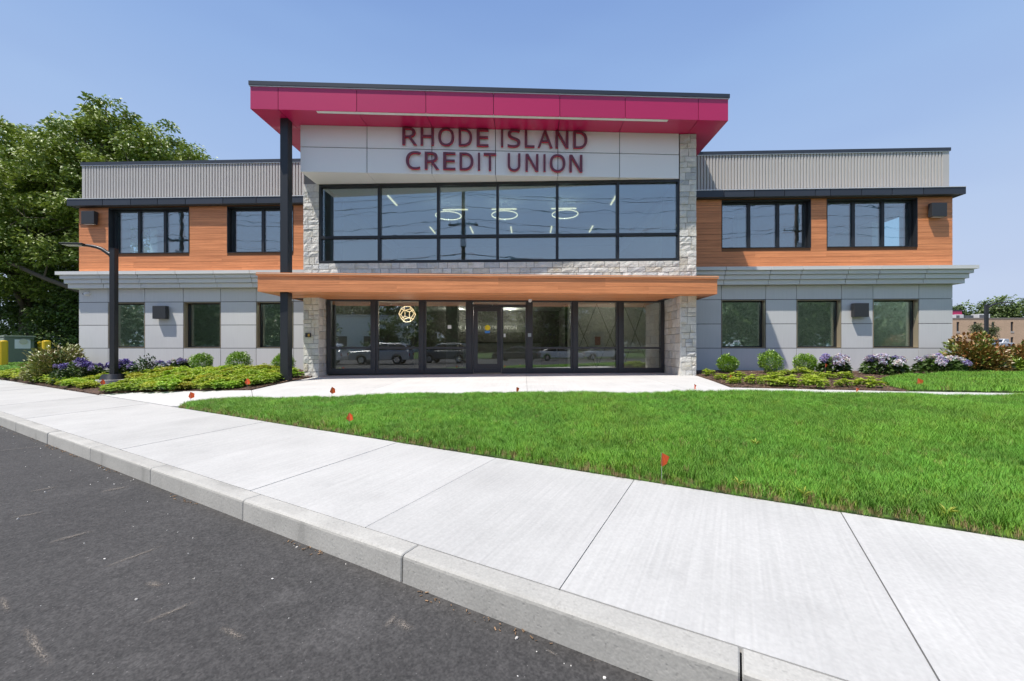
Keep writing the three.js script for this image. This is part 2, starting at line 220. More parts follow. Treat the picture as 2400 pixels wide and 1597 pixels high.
  slabs.forEach((s, i) => { // shrink each slab a little so that real joints stay open
    const cx = s.reduce((a, p) => a + p[0], 0) / s.length, cz = s.reduce((a, p) => a + p[1], 0) / s.length;
    const q = s.map(([x, z]) => { const l = Math.hypot(x - cx, z - cz); return [x - (x - cx) / l * .006, z - (z - cz) / l * .006]; });
    part(plaza, 'slab', sheet(q, H, .5, .1), M.plaza[i % 3]); });
  struct('plaza_base', sheet([[-9.5, -9.0], [-6.6, -7.4], [4.2, -6.4], [22, -3.1], [22, -4.8], [4.25, -8.3], [4.8, -12.9], [-6.1, -12.2], [-6.25, -8.9]], (x, z) => H(x, z) - .025, .8), std(lin(.24, .23, .22), .95), 'dark joint filler beneath the plaza slabs', 'joint filler');
  struct('lawn_soil', sheet(LAWN, (x, z) => lawnY(x, z), .3, .1), M.turf, 'soil under the wedge of lawn beside the sidewalk', 'lawn');
  struct('lawn_soil', sheet(LAWN2, (x, z) => bedY(x, z) + .02, .4, .12), M.turf, 'soil under the small lawn right of the mulch bed', 'lawn');
  struct('planting_bed', sheet(BED, bedY, .25, .12), M.mulch, 'brown mulch bed before the left wing', 'mulch bed');
  struct('planting_bed', sheet(BED2, bedY, .25, .12), M.mulch, 'brown mulch bed before the right wing', 'mulch bed');
  struct('side_lawn', sheet([[-16.5, -13.5], [-20.4, -14.42], xz(-40, 1.63), [-75, -45], [-15.2, -45], [-15.2, -13.0]], (x, z) => H(x, z) + .01, 1.5), M.turf, 'grass at the left side of the building round the green cabinets', 'lawn');
}
console.log('ground done');

// ---------------------------------------------------------------- grass
{
  const tuft = (n, len, wid, spread, seed) => {
    const r = rng(seed), pos = [], nor = [];
    for (let b = 0; b < n; b++) {
      const a = r() * 6.283, d = Math.sqrt(r()) * spread, bx0 = Math.cos(a) * d, bz0 = Math.sin(a) * d, l = len * (.55 + .6 * r()), w = wid * (.7 + .6 * r()), la = r() * 6.283, lean = l * (.12 + .55 * r() * r() + .1), sa = r() * 6.283;
      const sx = Math.cos(sa) * w / 2, sz = Math.sin(sa) * w / 2, mx = bx0 + Math.cos(la) * lean * .3, mz = bz0 + Math.sin(la) * lean * .3, tx = bx0 + Math.cos(la) * lean, tz = bz0 + Math.sin(la) * lean, my = l * .55, ty = l * (1 - .25 * lean / l);
      const A = [bx0 - sx, -.005, bz0 - sz], B = [bx0 + sx, -.005, bz0 + sz], C = [mx + sx * .8, my, mz + sz * .8], D = [mx - sx * .8, my, mz - sz * .8], E = [tx, ty, tz];
      pos.push(...A, ...B, ...C, ...A, ...C, ...D, ...D, ...C, ...E);
    }
    const g = new THREE.BufferGeometry(); g.setAttribute('position', new THREE.Float32BufferAttribute(pos, 3)); g.computeVertexNormals();
    const nn = g.attributes.normal, pp = g.attributes.position, v = new THREE.Vector3(), w = new THREE.Vector3();
    for (let i = 0; i < nn.count; i += 3) { v.fromBufferAttribute(nn, i); if (v.y < 0) { v.negate(); w.fromBufferAttribute(pp, i); pp.setXYZ(i, pp.getX(i + 1), pp.getY(i + 1), pp.getZ(i + 1)); pp.setXYZ(i + 1, w.x, w.y, w.z); } v.y += 1.15; v.normalize(); for (let k = 0; k < 3; k++) nn.setXYZ(i + k, v.x, v.y, v.z); } return g;
  };
  const gm = phys(lin(1, 1, 1), .55, { transmission: .32, thickness: 0, side: THREE.DoubleSide, specularIntensity: .5 });
  const field = (name, poly, density, geo, yf, label, sc = 1, bounds, edge) => {
    const xs = poly.map((p) => p[0]), zs = poly.map((p) => p[1]); let [x0, x1, z0, z1] = [Math.min(...xs), Math.max(...xs), Math.min(...zs), Math.max(...zs)]; if (bounds) [x0, x1, z0, z1] = [Math.max(x0, bounds[0]), Math.min(x1, bounds[1]), Math.max(z0, bounds[2]), Math.min(z1, bounds[3])];
    const list = []; const r = rng(name.length * 77 + density);
    for (let i = 0; i < (x1 - x0) * (z1 - z0) * density; i++) { const x = x0 + r() * (x1 - x0), z = z0 + r() * (z1 - z0); if (inside(poly, x, z) && (!bounds || Math.abs(x) < -z * 1.42 + .9)) list.push([x, z]); }
    const im = new THREE.InstancedMesh(geo, gm, list.length), m = new THREE.Matrix4(), q = new THREE.Quaternion(), e = new THREE.Euler(), c = new THREE.Color();
    list.forEach(([x, z], i) => {
      const big = vnoise(x * .9 + 40, z * .9 + 40, 4096, 4096, 5), mid = vnoise(x * 3 + 40, z * 3 + 40, 4096, 4096, 6), d = dOf(x, z) - 1.62, k = sc * (.7 + .55 * big + .25 * (mid - .5) + .25 * (r() - .5));
      const near = edge ? clamp(1 - d / .09) : 0, s = k * (1 - .62 * near);
      e.set((r() - .5) * .35, r() * 6.283, (r() - .5) * .35); m.compose(new THREE.Vector3(x, yf(x, z), z), q.setFromEuler(e), new THREE.Vector3(s, s * (.85 + .3 * r()), s)); im.setMatrixAt(i, m);
      const t = r(), dry = near > 0 && r() < near * .5 || r() < .012; const l = .78 + .38 * mid + .2 * (t - .5);
      if (dry) c.setRGB(.30 * l, .23 * l, .10 * l); else c.setRGB((.15 + .06 * big * t + .07 * (r() < .15)) * l, (.34 + .05 * t) * l, (.035 + .012 * t) * l); im.setColorAt(i, c);
    });
    im.name = name; im.userData = { kind: 'stuff', label, category: 'grass' }; scene.add(im); console.log(name, list.length);
  };
  const GRASS = [...LAWN]; for (let i = 0; i < 27; i++) GRASS[i] = xz(i + 1, 1.595 + .025 * vnoise(i * 1.7, 3, 512, 16, 4));
  field('lawn_grass', GRASS, 1150, tuft(26, .09, .0044, .058, 5), lawnY, 'lush green lawn between sidewalk and entrance path', 1, [-7, 12.5, -8, -1.6], true);
  field('side_grass', LAWN2, 520, tuft(20, .085, .0075, .05, 6), (x, z) => bedY(x, z) + .02, 'small green lawn right of the mulch bed', 1, [7, 18, -12, -4]);
  field('far_grass', [[-16.7, -13.7], [-20.4, -14.42], [-34, -21.4], [-34, -24], [-15.4, -24], [-15.4, -13.2]], 170, tuft(20, .1, .014, .09, 7), (x, z) => H(x, z) + .01, 'green grass round the cabinets left of the building', 1, [-34, -14, -24, -12]);
}

// ---------------------------------------------------------------- the building
const B = thing('office_building', 'two-storey credit union building with red roof canopy and stone piers', 'building');
const WZ = -12.95, SZ = -11.5, TH = Math.atan(.078);
const skew = (g, x0, z0) => g.applyMatrix4(new THREE.Matrix4().makeRotationY(TH).setPosition(x0, 0, z0)); // local x runs along the angled fronts
const SEC = 1 / Math.cos(TH);
const lx = (x, x0) => (x - x0) * SEC;
function windowPart(name, x0, x1, y0, y1, z, bars, fw, glass, reveal) { // frame in an opening, panes and mullions as sub-parts
  const f = part(B, name, ring(x0 + .004, x1 - .004, y0 + .004, y1 - .004, fw, z - .05, z + .05), M.black);
  const edges = [x0 + fw, ...bars.flatMap((b) => [b - .045, b + .045]), x1 - fw];
  bars.forEach((b) => part(f, 'mullion', bx(b - .045, b + .045, y0 + fw, y1 - fw, z - .05, z + .055), M.black));
  for (let i = 0; i < edges.length; i += 2) part(f, 'pane', metricUV(bx(edges[i] + .001, edges[i + 1] - .001, y0 + fw + .001, y1 - fw - .001, z - .012, z + .012)), glass);
  if (reveal) part(f, 'window_reveal', ring(x0 + .003, x1 - .003, y0 + .003, y1 - .003, .014, z + .051, WZ - .004), reveal);
  return f;
}
// --- wings: lower wall panels, cornice, timber-look upper wall, dark fascia, ribbed parapet
const rowsY = [-.45, 0.787, 1.562, 2.338, 2.792];
const wings = [
  { x0: -15.133, x1: -6.5, cols: [-15.133, -14.111, -12.83, -11.493, -10.207, -8.99, -7.727, -6.5], win: [1, 3, 5], up: [[-14.093, -11.286, [-13.175, -12.265]], [-9.983, -7.726, [-8.862]]], out: -1, fj: [-14.096, -13.131, -12.205, -11.249, -9.977, -8.853], cj: [-14.074, -12.789, -11.457, -10.183, -8.974] },
  { x0: 4.8, x1: 13.357, cols: [4.8, 6.241, 7.631, 8.589, 9.975, 10.939, 12.341, 13.357], win: [1, 3, 5], up: [[6.249, 9.029, [7.187, 8.102]], [9.52, 12.293, [10.462, 11.372]]], out: 1, fj: [6.23, 7.165, 8.095, 9.03, 9.495, 10.435, 11.356, 12.295], cj: [6.228, 7.608, 8.56, 9.953, 10.905, 12.3] },
];
const hip = (w, e, y0, y1, j) => { // one run of a projecting band with joints, wrapping round the outer corner
  const xs = [w.out < 0 ? w.x0 - e : w.x0, ...j, w.out < 0 ? w.x1 : w.x1 + e]; return xs.slice(0, -1).map((a, i) => [a + (i ? .009 : 0), xs[i + 1] - (i < xs.length - 2 ? .009 : 0), y0, y1]);
};
for (const w of wings) {
  const holes = w.win.map((c) => [w.cols[c] + .01, w.cols[c + 1] - .01, rowsY[1] + .012, rowsY[3] - .012]);
  const lower = part(B, 'lower_wall', wallXY(w.x0 + .012, w.x1 - .012, -.6, 2.813, WZ - .33, WZ - .022, holes), M.panelBack);
  for (let r = 0; r < 4; r++) for (let c = 0; c < w.cols.length - 1; c++) {
    if (w.win.includes(c) && (r === 1 || r === 2)) continue;
    part(lower, 'wall_panel', metricUV(bx(w.cols[c] + (c ? .009 : 0), w.cols[c + 1] - (c < w.cols.length - 2 ? .009 : 0), rowsY[r] + .009, rowsY[r + 1] - .009, WZ - .02, WZ + rr(-.0008, .0008)), c * .37, r * .61), M.panel[(c + r * 2) % 3]);
  }
  for (const c of w.win) windowPart('window', w.cols[c] + .01, w.cols[c + 1] - .01, rowsY[1] + .012, rowsY[3] - .012, WZ - .21, [], .05, M.glassWing, M.reveal);
  const so = w.out < 0 ? w.x0 : w.x1; // outer end wall
  part(B, 'end_wall', mg(bx(so - w.out * .3, so, -.6, 4.1, -19.5, WZ - .34), bx(so - w.out * .3, so, 4.1, 5.6, -19.5, -15.5), bx(so - w.out * .3, so, 4.1, 5.6, -14.4, WZ - .34)), M.panel[0]);
  const cor = part(B, 'cornice', bx(w.x0 + .02, w.x1 - .02, 2.793, 3.242, WZ - .3, WZ + .02), M.panelBack);
  [[0.18, 0.18, 2.792, 2.936, 0], [0.24, 0.25, 2.943, 3.083, 1], [0.295, 0.33, 3.09, 3.208, 2], [0.355, 0.42, 3.215, 3.322, 0]].forEach(([e, es, y0, y1, k]) => hip(w, es, y0, y1, w.cj).forEach((a, i, all) => {
    const endL = w.out < 0 && i === 0, endR = w.out > 0 && i === all.length - 1;
    part(cor, 'cornice_panel', endL || endR ? plan(endL ? [[a[0], WZ + e], [a[1], WZ + e], [a[1], WZ + .001], [w.x0 - .001, WZ + .001], [w.x0 - .001, -19.5], [a[0], -19.5]] : [[a[0], WZ + e], [a[1], WZ + e], [a[1], -19.5], [w.x1 + .001, -19.5], [w.x1 + .001, WZ + .001], [a[0], WZ + .001]], y0, y1) : bx(a[0], a[1], y0, y1, WZ + .001, WZ + e), M.cornice[(i + k) % 3]); }));
  const uh = w.up.map(([a, b]) => [a, b, 3.977, 5.51]);
  const upper = part(B, 'timber_wall', wallXY(w.x0 + .015, w.x1 - .015, 3.252, 5.767, WZ - .3, WZ - .012, uh), M.woodBack);
  for (let y = 3.319, n = 0; y < 5.521; y += .1847, n++) {
    const y1 = Math.min(y + .178, 5.548); let xs = [[w.x0, w.x1]];
    for (const [a, b] of w.up) if (y1 > 3.977 + .02 && y < 5.51) xs = xs.flatMap(([p, q]) => [[p, a - .002], [b + .002, q]].filter(([s, t]) => t > p && s < q && t - s > .02).map(([s, t]) => [Math.max(s, p), Math.min(t, q)]));
    for (const [p, q] of xs) { // long runs are made of boards laid end to end
      const cut = []; let x = p; while (q - x > 3.4) { const l = rr(1.9, 3.2); cut.push([x, x + l - .003]); x += l; } cut.push([x, q]);
      for (const [a, b] of cut) part(upper, 'siding_board', metricUV(bx(a, b, y, y1, WZ - .011, WZ + rr(-.001, .001)), rr(0, 9), rr(0, 9)), pick(M.wood));
    }
  }
  w.up.forEach(([a, b, bars]) => { windowPart('window', a + .002, b - .002, 3.979, 5.508, WZ - .2, bars, .06, M.glass); part(B, 'window_lining', ring(a + .002, b - .002, 3.979, 5.508, .016, WZ - .148, WZ + .012), M.black); });
  // dark eaves band
  const ev = part(B, 'eaves', plan(w.out < 0 ? [[w.x0 - .16, WZ + .165], [w.x1, WZ + .165], [w.x1, -19.5], [w.x0 - .16, -19.5]] : [[w.x0, WZ + .165], [w.x1 + .16, WZ + .165], [w.x1 + .16, -19.5], [w.x0, -19.5]], 5.564, 5.725), M.panelBack);
  hip(w, .2, 5.548, 5.757, w.fj).forEach((a, i) => part(ev, 'fascia_panel', bx(a[0], a[1], a[2], a[3], WZ + .167, WZ + .195), M.navy[i % 3]));
  part(ev, 'drip_edge', bx(w.out < 0 ? w.x0 - .2 : w.x0, w.out < 0 ? w.x1 : w.x1 + .2, 5.759, 5.78, WZ + .1, WZ + .21), M.drip);
  part(ev, 'end_panel', bx(so + w.out * .162, so + w.out * .2, 5.548, 5.757, -19.5, WZ + .165), M.navy[0]);
  // ribbed metal parapet
  const px0 = w.out < 0 ? w.x0 + .05 : w.x0 - .1, px1 = w.out < 0 ? w.x1 + .1 : w.x1 - .05, zf = WZ - .05, prof = [], pitch = .0985;
  const flat = w.out < 0 ? [px0, px0 + .1] : [px1 - .1, px1];
  for (let x = w.out < 0 ? px0 + .1 : px0; x < (w.out < 0 ? px1 : px1 - .1) - pitch; x += pitch) prof.push([x, zf - .04], [x + .022, zf - .04], [x + .034, zf], [x + .09, zf]);
  const line = w.out < 0 ? [[px0, zf], [px0 + .098, zf], ...prof] : [...prof, [px1 - .098, zf], [px1, zf]];
  const pg = []; for (let i = 0; i < line.length - 1; i++) { const [a, za] = line[i], [b, zb] = line[i + 1]; pg.push(a, 5.767, za, b, 5.767, zb, b, 7.03, zb, a, 5.767, za, b, 7.03, zb, a, 7.03, za); }
  const ribs = new THREE.BufferGeometry(); ribs.setAttribute('position', new THREE.Float32BufferAttribute(pg, 3)); ribs.computeVertexNormals(); ribs.setAttribute('uv', new THREE.Float32BufferAttribute(new Float32Array(pg.length / 3 * 2), 2));
  const par = part(B, 'parapet', mg(ribs, bx(px0, px1, 5.767, 7.009, zf - .16, zf - .05), bx(w.out < 0 ? px0 : px1 - .12, w.out < 0 ? px0 + .12 : px1, 5.767, 7.009, -19.4, zf - .161)), M.ribbed);
  part(par, 'coping', bx(px0 - .03, px1 + (w.out > 0 ? .03 : 0), 6.993, 7.094, zf - .19, zf + .03), M.navy[1]);
  part(par, 'coping', bx(w.out < 0 ? px0 - .03 : px1 - .16, w.out < 0 ? px0 + .16 : px1 + .03, 6.993, 7.094, -19.4, zf - .192), M.navy[1]);
  part(par, 'drip_edge', bx(px0 - .03, px1, 6.972, 6.99, zf + .001, zf + .022), M.drip);
}
part(B, 'wing_roof', bx(-15.0, -6.4, 5.789, 5.896, -19.3, WZ - .22), M.roof); part(B, 'wing_roof', bx(4.7, 13.2, 5.789, 5.896, -19.3, WZ - .22), M.roof);
part(B, 'rear_wall', wallXY(-15.1, 13.32, -.6, 6.9, -19.8, -19.51, [[10.2, 11.6, 4.1, 5.5]]), M.panel[1]);

// --- stone piers and spandrel
{
  const back = part(B, 'stone_wall', mg(bx(-6.55, -6.13, -.6, 6.88, SZ - 1.6, SZ - .03), bx(4.41, 4.83, -.6, 6.88, SZ - 1.6, SZ - .03), bx(-6.13, 4.41, 2.3, 3.28, SZ - .45, SZ - .03)), M.mortar);
  let nStone = 0;
  const stones = (u0, u1, v0, v1, map, hMin, hMax, wMin, wMax) => {
    let v = v0;
    while (v < v1 - .01) {
      let h = rr(hMin, hMax); if (v1 - v - h < hMin * .8) h = v1 - v; let u = u0;
      while (u < u1 - .01) {
        let w = rr(wMin, wMax); if (u1 - u - w < wMin * .8) w = u1 - u;
        const cells = h > hMin * 1.55 && R() < .28 ? [[v, v + h * rr(.42, .58)]] : [[v, v + h]]; if (cells[0][1] < v + h - .01) cells.push([cells[0][1], v + h]);
        for (const [a, b] of cells) stone1(u + .006, u + w - .006, a + .006, b - .006, map); u += w;
      }
      v += h;
    }
  };
  function stone1(u0, u1, v0, v1, map) {
    const nx = Math.max(2, Math.min(4, Math.round((u1 - u0) / .09))), ny = 2, G = [], P = (i, j) => G[j * (nx + 1) + i], pos = [], rough = rr(.004, .016), base = rr(.008, .02), tu = rr(-.01, .01), tv = rr(-.008, .008);
    const skewU = rr(-.006, .006);
    for (let j = 0; j <= ny; j++) for (let i = 0; i <= nx; i++) { const e = i === 0 || j === 0 || i === nx || j === ny, fu = i / nx, fv = j / ny; const jit = e ? 0 : .02; G.push(map(u0 + (u1 - u0) * fu + rr(-jit, jit) + (fv - .5) * skewU, v0 + (v1 - v0) * fv + rr(-jit, jit) * .6, base + (e ? -.006 + rr(-.004, .002) : rr(-rough, rough)) + (fu - .5) * tu + (fv - .5) * tv)); }
    const bk = [[u0, v0], [u1, v0], [u1, v1], [u0, v1]].map(([a, b]) => map(a, b, -.035)), quad = (a, b, c, d) => pos.push(...a, ...b, ...c, ...a, ...c, ...d);
    for (let j = 0; j < ny; j++) for (let i = 0; i < nx; i++) quad(P(i, j), P(i + 1, j), P(i + 1, j + 1), P(i, j + 1));
    quad(bk[0], bk[1], P(nx, 0), P(0, 0)); quad(bk[3], P(0, ny), P(nx, ny), bk[2]); quad(bk[0], P(0, 0), P(0, ny), bk[3]); quad(bk[1], bk[2], P(nx, ny), P(nx, 0));
    const g = new THREE.BufferGeometry(); g.setAttribute('position', new THREE.Float32BufferAttribute(pos, 3)); g.computeVertexNormals();
    const k = R(); part(back, 'stone', metricUV(g, rr(0, 5), rr(0, 5)), M.stone[k < .34 ? 0 : k < .52 ? 1 : k < .6 ? 2 : k < .76 ? 3 : k < .94 ? 4 : 5]); nStone++;
  }
  const front = (u, v, w) => [u, v, SZ - .015 + w];
  stones(-6.57, -6.10, -.12, 2.3, front, .15, .26, .14, .34); stones(-6.57, -6.10, 2.72, 5.63, front, .14, .25, .14, .34);
  stones(4.38, 4.85, -.05, 2.3, front, .15, .26, .14, .34); stones(4.38, 4.85, 2.72, 6.89, front, .14, .25, .14, .34);
  stones(-6.10, 4.38, 2.78, 3.285, front, .13, .2, .22, .55);
  stones(.03, .56, -.08, 2.3, (u, v, w) => [-6.115 + w, v, SZ - u], .17, .28, .2, .4);
  stones(0, 1.36, -.03, 2.3, (u, v, w) => [4.395 - w, v, SZ - 1.36 + u], .17, .28, .2, .46);
  console.log('stones', nStone);
}
// --- sign band: angled in plan, deeper at its left end
const SBX = -6.17, SBZ = -10.677, SGX = [-6.17, -4.383, -2.613, -.855, .895, 2.648, 4.36];
{
  const zS = (x) => SBZ - .078 * (x - SBX);
  const band = part(B, 'sign_band', plan([[-6.15, zS(-6.15) - .03], [4.36, zS(4.36) - .03], [4.36, SZ - .12], [-6.15, SZ - .12]], 5.66, 6.88), M.panelBack);
  for (let c = 0; c < 6; c++) for (let r = 0; r < 2; r++) part(band, 'panel', skew(bx(lx(SGX[c], SBX) + (c ? .01 : 0), lx(SGX[c + 1], SBX) - .01, r ? 6.31 : 5.62, r ? 6.895 : 6.29, -.022, 0), SBX, SBZ), M.white[(c + r) % 3]);
  for (let c = 0; c < 6; c++) part(band, 'soffit_panel', plan([[SGX[c] + .006, zS(SGX[c]) - .026], [SGX[c + 1] - .006, zS(SGX[c + 1]) - .026], [SGX[c + 1] - .006, SZ - .105], [SGX[c] + .006, SZ - .105]], 5.622, 5.645), M.white[c % 3]);
  part(band, 'end_panel', bx(-6.172, -6.152, 5.62, 6.895, SZ - .1, SBZ - .024), M.white[0]);
}
// --- big red roof canopy
{
  const F0 = [-7.037, -9.919], F1 = [5.427, -10.891], J = [-6.348, -4.372, -2.606, -.8535, .891, 2.635, 4.613], zF = (x) => F0[1] - .078 * (x - F0[0]), back = -19.7;
  const roof = part(B, 'roof_canopy', plan([[F0[0] + .03, zF(F0[0]) - .03], [F1[0] - .03, zF(F1[0]) - .03], [F1[0] - .03, back], [F0[0] + .03, back]], 6.94, 7.45), M.panelBack);
  const xs = [F0[0], ...J, F1[0]];
  xs.slice(0, -1).forEach((a, i) => part(roof, 'fascia_panel', skew(bx(lx(a, F0[0]) + (i ? .007 : 0), lx(xs[i + 1], F0[0]) - (i < xs.length - 2 ? .007 : 0), 6.9, 7.47, -.025, 0), F0[0], F0[1]), M.red[i % 3]));
  for (let k = 0; k < 5; k++) for (const [sx, sg] of [[F0[0], 1], [F1[0], -1]]) { const z1 = (sg > 0 ? F0[1] : F1[1]) - .03 - k * 1.75; part(roof, 'side_panel', bx(sx, sx + sg * .022, 6.9, 7.47, z1 - 1.743, z1), M.red[k % 3]); }
  // soffit panels, split round the recessed light slot
  const slot = [[-5.42, -10.13], [3.82, -10.72]], zL = (x) => -10.07 - .078 * (x + 5.42);
  const S = (a, b, za, zb, za2, zb2, i) => part(roof, 'soffit_panel', plan([[a, za], [b, zb], [b, zb2], [a, za2]], 6.902, 6.925), M.red[i % 3]);
  xs.slice(0, -1).forEach((a0, i) => {
    const b0 = xs[i + 1], a = a0 + (i ? .007 : .024), b = b0 - (i < xs.length - 2 ? .007 : .024);
    if (i === 0 || i === xs.length - 2) { for (let k = 0; k < 4; k++) S(a, b, zF(a) - .027 - k * 1.75, zF(b) - .027 - k * 1.75, zF(a) - .027 - k * 1.75 - 1.74, zF(b) - .027 - k * 1.75 - 1.74, i + k); return; }
    const l = i === 1 ? -5.42 : a, r = i === xs.length - 3 ? 3.82 : b;
    S(a, b, zF(a) - .027, zF(b) - .027, zL(a) + .006, zL(b) + .006, i); // front strip
    S(a, b, zL(a) - .12, zL(b) - .12, -11.6, -11.6, i);                  // rear field
    if (i === 1) S(a, l - .004, zL(a) + .004, zL(l) + .004, zL(a) - .118, zL(l) - .118, i);
    if (i === xs.length - 3) S(r + .004, b, zL(r) + .004, zL(b) + .004, zL(r) - .118, zL(b) - .118, i);
  });
  part(roof, 'light_strip', skew(bx(.004, (3.82 + 5.42) * SEC - .004, 6.907, 6.93, -.112, -.002), -5.42, -10.07), std(lin(.85, .85, .83), .5), 'long pale linear light set in the red soffit');
  part(roof, 'coping', skew(bx(-.03, (F1[0] - F0[0]) * SEC + .03, 7.498, 7.6, -.2, .035), F0[0], F0[1]), M.navy[0]);
  part(roof, 'drip_edge', skew(bx(-.02, (F1[0] - F0[0]) * SEC + .02, 7.474, 7.496, -.1, .016), F0[0], F0[1]), M.drip);
  for (const [sx, z1] of [[F0[0], F0[1]], [F1[0], F1[1]]]) part(roof, 'coping', bx(sx - .035, sx + .035, 7.49, 7.598, back, z1 - .21), M.navy[0]);
  part(roof, 'roof_deck', plan([[F0[0] + .04, zF(F0[0]) - .21], [F1[0] - .04, zF(F1[0]) - .21], [F1[0] - .04, back], [F0[0] + .04, back]], 7.452, 7.49), M.roof);
  part(B, 'upper_side_wall', bx(-6.52, -6.3, 5.4, 6.9, -19.5, -13.12), M.panel[0]); part(B, 'upper_side_wall', bx(4.6, 4.82, 5.4, 6.9, -19.5, -13.12), M.panel[0]);
}
// --- steel column
part(B, 'steel_column', mg(rbx(-6.536, -6.327, -.16, 6.9, -10.56, -10.35, .006)), M.black, 'tall square black steel column rising to the red canopy');
// --- wood-look entrance canopy
{
  const C0 = [-7.02, -10.17], C1 = [5.25, -11.127], zC = (x) => C0[1] - .078 * (x - C0[0]);
  const can = part(B, 'entrance_canopy', plan([[C0[0] + .03, zC(C0[0]) - .03], [C1[0] - .03, zC(C1[0]) - .03], [C1[0] - .03, WZ + .02], [4.5, WZ + .02], [4.5, -12.75], [-6.2, -12.0], [-6.2, WZ + .02], [C0[0] + .03, WZ + .02]], 2.30, 2.70), M.panelBack);
  const L = (C1[0] - C0[0]) * SEC;
  [[2.27, 2.468, [3.6, 7.9, 10.4]], [2.472, 2.685, [2.1, 6.3, 9.2]]].forEach(([y0, y1, cuts]) => { const xs = [0, ...cuts, L]; xs.slice(0, -1).forEach((a, i) => part(can, 'siding_board', skew(metricUV(bx(a + (i ? .0015 : 0), xs[i + 1], y0, y1, -.022, rr(-.0008, .0008)), rr(0, 9), rr(0, 9)), C0[0], C0[1]), pick(M.wood))); });
  part(can, 'top_lip', skew(metricUV(bx(-.03, L + .03, 2.688, 2.765, -.14, .03), 3, 5), C0[0], C0[1]), M.wood[2]);
  part(can, 'lip_edge', skew(bx(-.031, L + .031, 2.728, 2.744, .0305, .036), C0[0], C0[1]), std(lin(.85, .6, .4), .3, { metalness: .2 }));
  for (const [x, s, zz] of [[C0[0], 1, C0[1]], [C1[0], -1, C1[1]]]) part(can, 'side_board', metricUV(bx(x, x + s * .022, 2.27, 2.685, WZ + .32, zz - .024), 2, 4), M.wood[0]);
  // soffit boards run parallel to the front edge, light slot between them
  for (let k = 0; k < 9; k++) { const w = .2, o = -.03 - k * w, w1 = k === 3 ? w - .07 : w - .006; const a = k > 6 ? 1.05 : .024, b = k > 4 ? L - 1.02 : L - .024; part(can, 'soffit_board', skew(metricUV(bx(a, b, 2.276, 2.296, o - w1, o), rr(0, 9), rr(0, 9)), C0[0], C0[1]), pick(M.wood)); }
  part(can, 'light_strip', skew(bx(1.7, L - 1.7, 2.284, 2.298, -.03 - 3 * .2 - .197, -.03 - 3 * .2 - .133), C0[0], C0[1]), std(lin(.85, .85, .82), .5), 'thin pale linear light in the timber soffit');
  part(can, 'roof_deck', plan([[C0[0] + .1, zC(C0[0]) - .15], [C1[0] - .1, zC(C1[0]) - .15], [C1[0] - .1, WZ + .35], [C0[0] + .1, WZ + .35]].map(([x, z]) => [x, Math.min(z, x > -6.2 && x < 4.5 ? z : z)]), 2.702, 2.72), M.roof);
}
